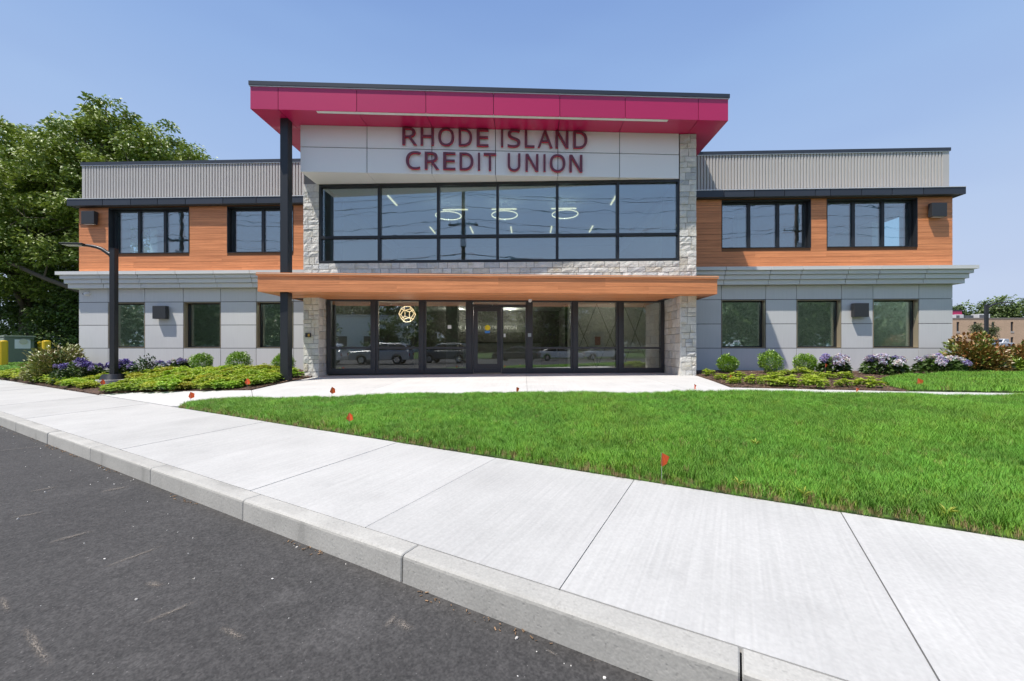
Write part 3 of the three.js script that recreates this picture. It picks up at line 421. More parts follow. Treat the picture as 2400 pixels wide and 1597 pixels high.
// --- ground floor shop front
const SFX = -6.0, SFZ = -12.0;
{
  const q = (x) => lx(x, SFX), sb = (x0, x1, y0, y1, z0, z1) => skew(bx(q(x0), q(x1), y0, y1, z0, z1), SFX, SFZ);
  const sf = part(B, 'shop_front', mg(sb(-6.08, 4.36, 2.232, 2.31, -.07, .07), sb(-6.08, -1.64, .0, .165, -.07, .06), sb(-.72, 4.36, .0, .165, -.07, .06)), M.bronze, 'dark metal framed glazed front under the timber canopy');
  const posts = [[-6.08, -5.964], [-4.776, -4.544], [-3.316, -3.087], [-1.872, -1.64], [-.021, .203], [1.399, 1.629], [2.836, 3.079], [4.246, 4.36]];
  posts.forEach(([a, b]) => { const w = b - a > .15; part(sf, 'mullion', w ? mg(sb(a, b, .166, 2.231, -.1, .05), sb(a + .07, b - .07, .0, 2.231, .051, .09)) : sb(a, b, .166, 2.231, -.07, .07), M.bronze); });
  const bays = [[-5.964, -4.776], [-4.544, -3.316], [-3.087, -1.872], [.203, 1.399], [1.629, 2.836], [3.079, 4.246]];
  bays.forEach(([a, b]) => { part(sf, 'transom', sb(a + .001, b - .001, .765, .826, -.06, .06), M.bronze); part(sf, 'pane', metricUV(sb(a + .002, b - .002, .827, 2.23, -.012, .012)), M.glassLow); part(sf, 'pane', metricUV(sb(a + .002, b - .002, .167, .763, -.012, .012)), M.glassLow); });
  part(sf, 'door_head', sb(-1.64, -.021, 2.07, 2.145, -.07, .07), M.bronze); part(sf, 'pane', metricUV(sb(-1.639, -.022, 2.147, 2.23, -.012, .012)), M.glassLow);
  part(sf, 'mullion', sb(-.77, -.72, .0, 2.069, -.07, .06), M.bronze); part(sf, 'pane', metricUV(sb(-.719, -.022, .167, 2.068, -.012, .012)), M.glassLow);
  const door = part(B, 'entrance_door', skew(ring(q(-1.632), q(-.775), .02, 2.062, .13, -.03, .035), SFX, SFZ), M.bronze, 'single glazed entrance door leaf with long pull handle');
  part(door, 'pane', metricUV(sb(-1.505, -.903, .151, 1.931, -.012, .012)), M.glassLow);
  part(door, 'bottom_rail', sb(-1.503, -.905, .152, .3, .014, .034), M.bronze);
  part(door, 'pull_handle', mg(sb(-.86, -.835, .72, 1.32, .09, .115), sb(-.86, -.835, .78, .8, .036, .09), sb(-.86, -.835, 1.24, 1.26, .036, .09)), M.black);
  part(door, 'sticker', skew(new THREE.CylinderGeometry(.085, .085, .002, 20).rotateX(Math.PI / 2).translate(q(-1.2), 1.425, .015), SFX, SFZ), std(lin(.75, .6, .02), .5), 'round yellow notice sticker');
  part(door, 'sticker', sb(-1.285, -1.13, 1.255, 1.325, .0125, .0145), std(lin(.05, .22, .62), .5), 'blue rectangular notice sticker');
  part(sf, 'notice', sb(-2.43, -2.32, 1.39, 1.5, .0125, .014), std(lin(.75, .75, .75), .6)); part(sf, 'notice', sb(-.7, -.64, 1.13, 1.24, .0125, .014), std(lin(.75, .75, .75), .6)); part(sf, 'intercom', sb(.05, .15, 1.14, 1.25, .091, .11), M.galv);
}
// --- upper glazing
{
  const z = SZ - .12, f = part(B, 'upper_glazing', ring(-6.13, 4.41, 3.29, 5.618, .075, z - .08, z + .09), M.black, 'wide dark framed window wall over the entrance');
  const bars = [-4.32, -2.57, -.832, .902, 2.64];
  bars.forEach((b) => part(f, 'mullion', bx(b - .037, b + .037, 3.366, 5.542, z - .08, z + .085), M.black));
  const e = [-6.055, ...bars.flatMap((b) => [b - .037, b + .037]), 4.335];
  for (let i = 0; i < e.length; i += 2) { part(f, 'transom', bx(e[i] + .001, e[i + 1] - .001, 4.02, 4.095, z - .07, z + .08), M.black); part(f, 'pane', metricUV(bx(e[i] + .002, e[i + 1] - .002, 4.096, 5.541, z - .013, z + .013)), M.glass); part(f, 'pane', metricUV(bx(e[i] + .002, e[i + 1] - .002, 3.367, 4.018, z - .013, z + .013)), M.glass); }
}
// --- rooms behind the glass
{
  part(B, 'floor', bx(-15.1, 13.3, -.12, .0, -19.5, -12.95), M.inFloor); part(B, 'floor', plan([[-6.1, -12.08], [4.4, -12.88], [4.4, -12.96], [-6.1, -12.96]], -.1, -.002), M.inFloor);
  part(B, 'floor', bx(-14.8, -6.6, -.12, -.001, -12.96, WZ - .01), M.inFloor); part(B, 'floor', bx(4.85, 13.05, -.12, -.001, -12.96, WZ - .01), M.inFloor);
  part(B, 'ceiling', bx(-14.8, -6.6, 2.72, 2.76, -19.5, WZ - .34), M.inCeil); part(B, 'ceiling', bx(4.85, 13.05, 2.72, 2.76, -19.5, WZ - .34), M.inCeil); part(B, 'ceiling', plan([[-6.1, -12.1], [4.38, -12.9], [4.38, -19.5], [-6.1, -19.5]], 2.5, 2.54), M.inCeil);
  part(B, 'upper_floor', bx(-14.8, -6.56, 3.0, 3.2, -19.5, WZ - .31), M.inFloor); part(B, 'upper_floor', bx(4.85, 13.05, 3.0, 3.2, -19.5, WZ - .31), M.inFloor); part(B, 'upper_floor', bx(-6.1, 4.38, 3.0, 3.12, -19.5, SZ - .47), M.inFloor);
  part(B, 'ceiling', bx(-14.8, -6.56, 5.62, 5.66, -19.5, WZ - .31), M.inCeil); part(B, 'ceiling', bx(4.85, 13.05, 5.62, 5.66, -19.5, WZ - .31), M.inCeil); part(B, 'ceiling', bx(-6.1, 4.38, 5.7, 5.74, -19.5, SZ - .21), M.inCeil);
  for (const [x, z1] of [[-6.35, -13.15], [4.62, -13.15]]) part(B, 'partition', bx(x - .08, x + .08, .0, 5.38, -19.5, z1), M.inWall);
  part(B, 'partition', bx(-14.8, -6.44, .0, 2.71, -16.6, -16.5), M.inWall); part(B, 'partition', bx(4.71, 13.05, .0, 2.71, -16.6, -16.5), M.inWall);
  part(B, 'partition', bx(-14.8, -6.44, 3.21, 5.61, -17.2, -17.1), M.inGrey); part(B, 'partition', bx(4.71, 9.9, 3.21, 5.61, -17.2, -17.1), M.inGrey); part(B, 'partition', bx(-6.26, 4.53, 3.13, 5.69, -19.3, -19.2), M.inWall);
  part(B, 'partition', bx(-6.26, 1.6, .0, 2.49, -18.4, -18.3), M.inDark); part(B, 'partition', bx(1.6, 4.53, .0, 2.49, -15.4, -15.3), M.inPale, 'pale lobby wall with crossing diagonal lines'); part(B, 'partition', bx(1.5, 1.6, .0, 2.49, -18.3, -15.41), M.inDark); part(B, 'partition', bx(-6.1, -6.0, .0, 2.49, -18.3, -12.3), M.inGrey); part(B, 'partition', bx(-5.99, -4.4, .0, 2.49, -15.6, -15.5), M.inDark);
  part(B, 'interior_column', bx(-3.2, -2.75, .0, 2.49, -16.2, -15.8), M.inGrey); part(B, 'interior_column', bx(7.5, 7.8, 3.21, 5.61, -14.7, -14.4), M.inWall);
  const lines = []; for (const [a, b] of [[1.7, 2.7], [2.7, 3.7], [3.7, 4.7]]) for (const f of [[a, b], [b, a]]) lines.push(tube([[f[0], 0.02, -15.295], [Math.min(f[1], 4.5), 2.47, -15.295]], [.008, .008], 4)); part(B, 'wall_groove', mg(lines), M.inDark);
}
console.log('building done');
// --- lettering on the sign band, each letter a part
{
  const font = await new FontLoader().loadAsync('fonts/droid/droid_sans_regular.typeface.json');
  const face = [std(lin(.16, .035, .06), .38), std(lin(.50, .01, .045), .4)];
  const zS = (x) => SBZ - .078 * (x - SBX);
  const toX3 = (p) => SBX + (p - 447) / (967 - 447) * (-4.383 - SBX); // pixel columns of two zooms turned into metres by the panel joints
  const interp = (p, a, b) => { for (let i = 0; i < a.length - 1; i++) if (p <= a[i + 1] || i === a.length - 2) return b[i] + (p - a[i]) / (a[i + 1] - a[i]) * (b[i + 1] - b[i]); };
  const X3 = (p) => interp(p, [447, 967, 1475, 1972], SGX.slice(0, 4)), X4 = (p) => interp(p, [105, 593, 1076, 1555], [-.855, .895, 2.648, 4.409]);
  const sign = thing('building_sign', 'dark red raised letters on white band reading RHODE ISLAND CREDIT UNION', 'sign', [0, 0, 0]);
  const put = (ch, a, b, y0, y1) => {
    let g = ch === 'I' ? new THREE.ExtrudeGeometry(shapeXY(rect(0, .2, 0, 1)), { depth: .045, bevelEnabled: true, bevelThickness: .006, bevelSize: .004, bevelSegments: 1 }) : new TextGeometry(ch, { font, size: 1, depth: .045, curveSegments: 6, bevelEnabled: true, bevelThickness: .006, bevelSize: .004, bevelSegments: 1 }); g.computeBoundingBox(); const bb = g.boundingBox;
    const round = 'OCSU'.includes(ch) ? .012 : 0, w = (b - a) * SEC; g.translate(-bb.min.x, -bb.min.y, 0); g.scale(w / (bb.max.x - bb.min.x), (y1 - y0 + round) / (bb.max.y - bb.min.y), 1); g.translate(0, y0 - round / 2, .03); skew(g, a, zS(a)); part(sign, 'letter', g, face);
  };
  [['R', 1247, 1362], ['H', 1390, 1493], ['O', 1527, 1650], ['D', 1685, 1790], ['E', 1825, 1918]].forEach(([c, a, b]) => put(c, X3(a), X3(b), 6.382, 6.866));
  [['I', 148, 165], ['S', 198, 298], ['L', 332, 408], ['A', 432, 548], ['N', 572, 672], ['D', 710, 818]].forEach(([c, a, b]) => put(c, X4(a), X4(b), 6.382, 6.866));
  [['C', 1275, 1392], ['R', 1422, 1535], ['E', 1565, 1660], ['D', 1692, 1800], ['I', 1835, 1852], ['T', 1880, 1978]].forEach(([c, a, b]) => put(c, X3(a), X3(b), 5.716, 6.2));
  [['U', 200, 298], ['N', 338, 438], ['I', 478, 494], ['O', 527, 648], ['N', 680, 780]].forEach(([c, a, b]) => put(c, X4(a), X4(b), 5.716, 6.2));
  // smaller sign on the lobby's back wall, seen through the glass
  const ls = thing('lobby_sign', 'grey strip with pale lettering on the dark lobby wall behind the door', 'sign', [0, 0, 0]);
  part(ls, 'backing_strip', bx(-3.75, .05, 1.52, 1.97, -18.298, -18.27), std(lin(.14, .14, .13), .6));
  let x = -3.62; for (const ch of 'RHODE ISLAND CREDIT UNION') { if (ch === ' ') { x += .1; continue; } const g = new TextGeometry(ch, { font, size: .16, depth: .02, curveSegments: 4 }); g.computeBoundingBox(); const w = g.boundingBox.max.x - g.boundingBox.min.x; g.translate(x - g.boundingBox.min.x, 1.66, -18.268); part(ls, 'letter', g, std(lin(.85, .85, .82), .5)); x += w + .028; }
}

// ---------------------------------------------------------------- leaves, shrubs, trees
const leafMat = phys(lin(1, 1, 1), .45, { vertexColors: true, transmission: .46, thickness: 0, side: THREE.DoubleSide, specularIntensity: .6 });
const leafMatGloss = phys(lin(1, 1, 1), .36, { vertexColors: true, transmission: .3, thickness: 0, side: THREE.DoubleSide });
function leafCloud(n, sample, r) { // sample(i) -> { p, dir, len, wid, col, out }
  const pos = new Float32Array(n * 18), nor = new Float32Array(n * 18), col = new Float32Array(n * 18), a = new THREE.Vector3(), s = new THREE.Vector3(), u = new THREE.Vector3(), m = new THREE.Vector3(), t = new THREE.Vector3(), n1 = new THREE.Vector3(), n2 = new THREE.Vector3(), rv = new THREE.Vector3();
  for (let i = 0; i < n; i++) {
    const q = sample(i); a.copy(q.p); t.copy(q.dir).normalize(); rv.set(r() - .5, r() - .5, r() - .5); s.crossVectors(t, q.flat ? rv.set(rv.x * .6, 1, rv.z * .6) : rv.multiplyScalar(1.6).add(new THREE.Vector3(0, .7, 0))).normalize(); u.crossVectors(s, t).normalize(); if (u.y < 0) { u.negate(); s.negate(); }
    const L = q.len, W = q.wid / 2, mid = a.clone().addScaledVector(t, L * .45).addScaledVector(u, L * .06), l = mid.clone().addScaledVector(s, -W).addScaledVector(u, W * .28), rt = mid.clone().addScaledVector(s, W).addScaledVector(u, W * .28), tip = a.clone().addScaledVector(t, L).addScaledVector(u, -L * .1);
    [a, rt, tip, a, tip, l].forEach((v, k) => v.toArray(pos, i * 18 + k * 3));
    n1.copy(u).addScaledVector(s, -.35); n2.copy(u).addScaledVector(s, .35); if (q.out) { n1.addScaledVector(q.out, .5); n2.addScaledVector(q.out, .5); } n1.normalize(); n2.normalize();
    for (let k = 0; k < 6; k++) { (k < 3 ? n1 : n2).toArray(nor, i * 18 + k * 3); col.set(q.col, i * 18 + k * 3); }
  }
  const g = new THREE.BufferGeometry(); g.setAttribute('position', new THREE.BufferAttribute(pos, 3)); g.setAttribute('normal', new THREE.BufferAttribute(nor, 3)); g.setAttribute('color', new THREE.BufferAttribute(col, 3)); return g;
}
const sph = (r) => { const z = r() * 2 - 1, a = r() * 6.2832, q = Math.sqrt(1 - z * z); return new THREE.Vector3(q * Math.cos(a), z, q * Math.sin(a)); };
function tree(name, label, pos, trunkH, trunkR, lobes, nClump, per, leaf, clumpR, pal, seed, o = {}) {
  const r = rng(seed), T = thing(name, label, 'tree', pos, 0, o.group), wood = [], limbs = [], V = (x, y, z) => new THREE.Vector3(x, y, z);
  const top = V(o.lean ?? 0, trunkH, o.leanZ ?? 0), trunk = [V(0, -.3, 0), V(top.x * .2 + .05, trunkH * .35, top.z * .2), V(top.x * .6 - .05, trunkH * .7, top.z * .6), top];
  wood.push(tube(trunk, [trunkR * 1.25, trunkR, trunkR * .85, trunkR * .6], 8));
  for (const [cx, cy, cz, rx, ry, rz] of lobes) { // one main limb and its forks for each lobe
    const c = V(cx, cy, cz), st = trunk[1].clone().lerp(top, .4 + .6 * r()), mid = st.clone().lerp(c, .5).add(V((r() - .5) * .8, .5 * r(), (r() - .5) * .8)), path = [st, mid, c.clone().add(V(0, -ry * .2, 0)), c.clone().add(V((r() - .5) * rx * .5, ry * .55, (r() - .5) * rz * .5))];
    const cv = new THREE.CatmullRomCurve3(path).getPoints(9); wood.push(tube(cv, cv.map((_, i) => trunkR * (.5 * (1 - i / 10) + .06)), 6)); limbs.push(...cv.slice(3));
    for (let f = 0; f < (o.forks ?? 5); f++) { const b = cv[3 + Math.floor(r() * 5)], d = sph(r); d.y = Math.abs(d.y) * .8 + .1; const e = c.clone().add(V(d.x * rx * .75, d.y * ry * .8, d.z * rz * .75)), q = new THREE.CatmullRomCurve3([b, b.clone().lerp(e, .5).add(V((r() - .5) * .5, .3, (r() - .5) * .5)), e]).getPoints(5); wood.push(tube(q, q.map((_, i) => trunkR * (.2 * (1 - i / 6) + .025)), 5)); limbs.push(...q.slice(1)); }
  }
  const vol = lobes.map((l) => l[3] * l[4] * l[5]), tot = vol.reduce((a, b) => a + b), clumps = [];
  for (let i = 0; i < nClump; i++) {
    let k = 0, w = r() * tot; while (w > vol[k] && k < vol.length - 1) w -= vol[k++]; const l = lobes[k], d = sph(r), rad = Math.pow(r(), .42); const out = d.clone(); d.multiply(V(l[3], l[4], l[5])).multiplyScalar(rad * (.86 + .28 * vnoise(out.x * 2.2 + 9, out.y * 2.2 + out.z * 1.7 + 9, 64, 64, seed)));
    const c = V(l[0], l[1], l[2]).add(d); if (c.y < (o.minY ?? .4)) continue; let best = limbs[0], bd = 1e9; for (const p of limbs) { const q = p.distanceToSquared(c); if (q < bd) { bd = q; best = p; } }
    if (!o.noTwigs) wood.push(tube([best, best.clone().lerp(c, .55).add(V((r() - .5) * .2, .12, (r() - .5) * .2)), c], [trunkR * .05 + .008, .014, .006], 4, false)); clumps.push([c, out, .65 + .7 * r(), r()]);
  }
  part(T, 'trunk', mg(wood), o.bark ?? M.bark);
  const n = clumps.length * per; part(T, 'crown', leafCloud(n, (i) => {
    const [c, out, sz, hue] = clumps[Math.floor(i / per)], d = sph(r), rad = clumpR * sz * Math.pow(r(), .5); const p = c.clone().add(d.clone().multiply(V(rad, rad * .62, rad))); const b = .7 + .6 * r(), t = clamp(hue * .6 + r() * .4), L = leaf * (.65 + .7 * r());
    return { p, dir: V(d.x + (r() - .5) * .9, -.25 + (r() - .5) * 1.1, d.z + (r() - .5) * .9), len: L, wid: L * .62, col: [0, 1, 2].map((k) => (pal[0][k] + (pal[1][k] - pal[0][k]) * t) * b), out };
  }, r), leafMat); return T;
}
const OAK = [[.14, .23, .03], [.42, .50, .10]], DARK = [[.07, .13, .025], [.20, .29, .06]];
const GL = 'tall trees behind the left wing';
tree('oak_tree', 'tall broad tree with highest crown, rising left of the ribbed parapet', [-27.6, -.1, -25], 5.5, .34, [[-.6, 13.2, 0, 3.6, 3.0, 3], [2.0, 11.2, .3, 3.2, 3.0, 3], [-3.2, 10.6, .5, 3.4, 3.2, 3], [.2, 8.2, 1, 4.0, 2.8, 3], [.2, 15.6, 0, 1.6, 1.5, 1.6]], 430, 125, .215, .7, OAK, 101, { group: GL });
tree('oak_tree', 'rounded tree showing above the middle of the left parapet', [-25, -.1, -27], 6.5, .28, [[-1, 14.0, 0, 2.8, 2.4, 2.6], [1.4, 12.7, 0, 2.5, 2.3, 2.4], [2.9, 11.7, 0, 1.6, 1.9, 1.8], [-2.6, 12.2, 0, 2.6, 2.8, 2.5], [.8, 10.4, 0, 3, 2, 2.4]], 330, 125, .2, .68, OAK, 102, { group: GL });
tree('oak_tree', 'leafy tree at the left edge of the view behind the cabinets', [-34.2, -.1, -26], 4.8, .32, [[-.5, 13.2, 0, 4.2, 3.2, 3.2], [2.6, 9.2, 1, 3.4, 3.0, 3], [-3, 9.5, 0, 3.4, 3, 3], [1, 6.3, 1.6, 4.2, 2.6, 3], [3.6, 14.4, 0, 2.2, 1.5, 1.6], [-2.6, 14.6, 0, 2.2, 1.6, 1.8]], 480, 120, .215, .7, OAK, 103, { group: GL });
tree('understorey_tree', 'low dark bushy tree between the cabinets and the left wall', [-27.2, -.1, -25.6], 1.6, .14, [[0, 3.2, 0, 3.0, 2.6, 2], [-2.6, 2.4, .4, 2.6, 2.2, 2], [2.4, 4.6, 0, 2.2, 2.6, 2], [-1, 5.6, 0, 3, 2, 2]], 250, 95, .2, .75, DARK, 104);
tree('understorey_tree', 'low dark bushy tree behind the green cabinets at the left edge', [-34.2, -.1, -27], 1.6, .14, [[0, 2.8, 0, 3.4, 2.6, 2], [3, 2.2, 0, 2.4, 2.0, 2], [-3, 3, 0, 2.6, 2.6, 2], [1, 4.6, 0, 3.2, 2, 2]], 230, 90, .2, .75, DARK, 105);
{ const l = thing('leaning_limb', 'long bare leaning tree limb crossing behind the left wall corner', 'tree limb', [-31.5, 0, -22.6]); const c = new THREE.CatmullRomCurve3([[-2.6, 7.0], [.4, 5.95], [2.3, 5.05], [3.8, 4.45], [5.4, 3.85], [7.2, 3.0], [8.2, 1.2], [8.5, -.4]].map(([x, y], i) => new THREE.Vector3(x, y, -.25 * i))).getPoints(28); part(l, 'limb', tube(c, c.map((_, i) => .1 + .10 * i / 28), 8), M.bark); part(l, 'side_branch', tube([c[8], c[8].clone().add(new THREE.Vector3(.5, .9, .2)), c[8].clone().add(new THREE.Vector3(.7, 1.9, .3))], [.06, .04, .02], 5), M.bark); }
console.log('trees done');

// --- shrubs
const V3 = (x, y, z) => new THREE.Vector3(x, y, z), mixc = (a, b, t, k = 1) => [0, 1, 2].map((i) => (a[i] + (b[i] - a[i]) * t) * k);
function stems(n, r0, h, r) { const l = []; for (let i = 0; i < n; i++) { const a = i / n * 6.28 + r(), q = r0 * (.3 + .7 * r()); l.push(tube([[Math.cos(a) * .02, -.03, Math.sin(a) * .02], [Math.cos(a) * q * .5, h * .5, Math.sin(a) * q * .5], [Math.cos(a) * q, h, Math.sin(a) * q]], [.012, .008, .005], 4)); } return mg(l); }
function boxwood(label, pos, rad, seed) {
  const r = rng(seed), t = thing('boxwood_shrub', label, 'shrub', pos, 0, 'clipped round boxwoods along the walls'); part(t, 'stems', stems(7, rad * .5, rad * .7, r), M.bark);
  part(t, 'foliage', leafCloud(3400, () => { const d = sph(r), k = .8 + .34 * vnoise(d.x * 3 + 9, d.y * 3 + d.z * 3 + 9, 64, 64, seed), q = rad * k * Math.pow(r(), .3), p = V3(d.x * q, rad * .98 + d.y * q * .95, d.z * q), s = .8 + .4 * r(); if (p.y < .03) p.y = .03; return { p, dir: d.clone().add(V3((r() - .5) * 1.2, .4 + (r() - .5), (r() - .5) * 1.2)), len: .038 * s, wid: .023 * s, col: mixc([.13, .26, .02], [.32, .5, .04], r(), .8 + .4 * r()), out: d }; }, r), leafMatGloss);
}
boxwood('round boxwood before the left wall, nearest the second lower window', [-9.68, bedY(-9.68, -11.55) + .0, -11.55], .29, 201);
boxwood('round boxwood before the left wall, midway between window and black column', [-8.55, bedY(-8.55, -11.55), -11.55], .32, 202);
boxwood('round boxwood half hidden behind the black steel column', [-7.2, bedY(-7.2, -11.55), -11.55], .3, 203);
boxwood('round boxwood nearest the right stone pier', [5.72, bedY(5.72, -11.5), -11.5], .27, 204);
boxwood('round boxwood under the first lower window right of the pier', [6.9, bedY(6.9, -11.5), -11.5], .32, 205);
boxwood('round boxwood under the middle lower window of the right wing', [7.86, bedY(7.86, -11.5), -11.5], .29, 206);
const petalGeo = (() => { const r = rng(77); return leafCloud(110, () => { const d = sph(r); d.y = Math.abs(d.y) * 1.0 - .15; d.normalize(); return { p: d.clone().multiplyScalar(.052 + .012 * r()), dir: V3(r() - .5, r() - .5, r() - .5), len: .04, wid: .034, col: [1, 1, 1].map(() => .8 + .4 * r()), out: d }; }, r); })();
const petal = [[.13, .09, .34], [.27, .23, .43], [.50, .48, .56], [.66, .64, .62]].map((c) => phys(lin(...c), .6, { vertexColors: true, transmission: .25, thickness: 0, side: THREE.DoubleSide }));
function hydrangea(label, pos, rx, top, nf, tone, seed, dark) {
  pos[1] = bedY(pos[0], pos[2]); const h = top - pos[1];
  const r = rng(seed), t = thing('hydrangea_bush', label, 'flowering bush', pos, 0, 'hydrangeas along the walls'); part(t, 'stems', stems(9, rx * .7, h * .7, r), M.bark);
  part(t, 'foliage', leafCloud(Math.round(900 * rx / .5), () => { const d = sph(r); d.y = Math.abs(d.y); const q = Math.pow(r(), .35), p = V3(d.x * rx * q, .04 + d.y * h * .88 * q, d.z * rx * .8 * q), s = .7 + .6 * r(); return { p, dir: V3(d.x + (r() - .5), .1 + (r() - .5) * .8, d.z + (r() - .5)), len: .1 * s, wid: .066 * s, col: mixc(dark ? [.03, .07, .015] : [.05, .11, .02], [.12, .2, .03], r(), .8 + .4 * r()), out: d }; }, r), leafMat);
  for (let i = 0; i < nf; i++) { const a = r() * 6.28, q = Math.sqrt(r()), e = Math.sqrt(Math.max(0, 1 - q * q * .85)); const f = part(t, 'flower_head', petalGeo, petal[Math.min(3, Math.max(0, tone + Math.floor(r() * 2.2) - (tone > 1 && r() < .5 ? 1 : 0)))]); f.position.set(Math.cos(a) * rx * q, .04 + h * (.35 + .65 * e) * (.85 + .2 * r()), Math.sin(a) * rx * .8 * q + .03); f.rotation.set(r() * .5, r() * 6, r() * .5); f.scale.setScalar(.8 + .6 * r()); }
}
hydrangea('wide deep purple hydrangea left of the lamp post', [-13.25, 0, -11.35], .62, .40, 20, 0, 301, true);
hydrangea('small deep purple hydrangea just right of the lamp post', [-12.0, 0, -11.45], .36, .34, 12, 0, 302, true);
hydrangea('sparse violet hydrangea left of the first round boxwood', [-10.35, 0, -11.55], .28, .42, 7, 1, 303, true);
hydrangea('tiny violet hydrangea under the left wall light', [-10.85, 0, -11.55], .2, .32, 4, 1, 304, true);
hydrangea('pale lilac hydrangea under the right wall light', [8.6, bedY(8.6, -11.45), -11.45], .36, .53, 16, 2, 305);
hydrangea('largest lilac blue hydrangea beside the curved lawn edge', [9.66, bedY(9.66, -11.1), -11.1], .52, .54, 28, 2, 306);
hydrangea('lilac blue hydrangea below the right corner of the building', [11.4, bedY(11.4, -11.4), -11.4], .58, .5, 26, 2, 307);
function mixedShrub(name, label, pos, rx, ry, rz, n, pal, seed, leaf = .085) {
  const r = rng(seed), t = thing(name, label, 'shrub', pos, 0); part(t, 'stems', stems(10, rx * .7, ry * .9, r), M.bark); const tips = []; for (let i = 0; i < 70; i++) { const d = sph(r); d.y = Math.abs(d.y); tips.push([d, .75 + .3 * r(), pick(pal[1])]); }
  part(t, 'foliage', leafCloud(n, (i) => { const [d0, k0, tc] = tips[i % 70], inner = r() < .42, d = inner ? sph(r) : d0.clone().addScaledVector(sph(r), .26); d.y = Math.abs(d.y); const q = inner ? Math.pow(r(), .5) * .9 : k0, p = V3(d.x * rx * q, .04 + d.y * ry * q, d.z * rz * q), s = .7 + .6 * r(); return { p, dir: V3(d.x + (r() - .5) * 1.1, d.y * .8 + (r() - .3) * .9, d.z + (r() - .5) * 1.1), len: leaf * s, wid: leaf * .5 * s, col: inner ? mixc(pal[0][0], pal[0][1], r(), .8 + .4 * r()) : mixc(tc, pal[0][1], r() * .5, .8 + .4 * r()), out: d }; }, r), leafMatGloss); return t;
}
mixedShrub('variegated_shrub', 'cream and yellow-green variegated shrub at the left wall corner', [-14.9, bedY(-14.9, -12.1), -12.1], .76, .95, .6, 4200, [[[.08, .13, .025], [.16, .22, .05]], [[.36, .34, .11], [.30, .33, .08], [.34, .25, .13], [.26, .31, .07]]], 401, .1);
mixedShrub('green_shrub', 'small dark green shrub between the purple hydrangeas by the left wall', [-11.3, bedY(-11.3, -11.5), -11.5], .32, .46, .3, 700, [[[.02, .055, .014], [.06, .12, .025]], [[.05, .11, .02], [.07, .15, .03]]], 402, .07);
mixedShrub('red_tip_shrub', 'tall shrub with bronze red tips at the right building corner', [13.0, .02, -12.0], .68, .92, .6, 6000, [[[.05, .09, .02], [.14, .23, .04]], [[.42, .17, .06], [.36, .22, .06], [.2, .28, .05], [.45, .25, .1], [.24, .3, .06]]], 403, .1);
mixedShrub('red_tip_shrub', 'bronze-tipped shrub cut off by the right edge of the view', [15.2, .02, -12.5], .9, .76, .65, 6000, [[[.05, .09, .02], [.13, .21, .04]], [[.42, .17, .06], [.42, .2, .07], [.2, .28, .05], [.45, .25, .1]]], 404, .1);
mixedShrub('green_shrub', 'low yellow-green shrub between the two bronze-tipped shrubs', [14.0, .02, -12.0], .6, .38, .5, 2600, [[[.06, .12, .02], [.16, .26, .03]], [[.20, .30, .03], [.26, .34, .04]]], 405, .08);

// --- lime-green leafy ground cover
function clumpGeo(seed, n, rad, h) {
  const r = rng(seed), st = []; for (let i = 0; i < n; i++) { const a = r() * 6.28, q = Math.sqrt(r()) * rad; st.push([Math.cos(a) * q, h * (.55 + .5 * r()) * (1 - .35 * q * q / rad / rad), Math.sin(a) * q, r() * 6.28, r()]); }
  return leafCloud(n * 9, (i) => { const [x, y, z, a0, hue] = st[Math.floor(i / 9)], k = i % 9, low = k > 5, a = a0 + k * 1.07 + (low ? .5 : 0), s = (low ? 1.05 : .9) * (.75 + .5 * r()); return { p: V3(x, y * (low ? .62 : 1), z), dir: V3(Math.cos(a), (low ? -.15 : .18) + (r() - .5) * .4, Math.sin(a)), len: .085 * s, wid: .05 * s, flat: 1, col: mixc(low ? [.2, .3, .03] : [.34, .46, .035], low ? [.3, .4, .05] : [.58, .66, .09], hue * .6 + r() * .4, .85 + .3 * r()), out: V3(0, 1, 0) }; }, r);
}
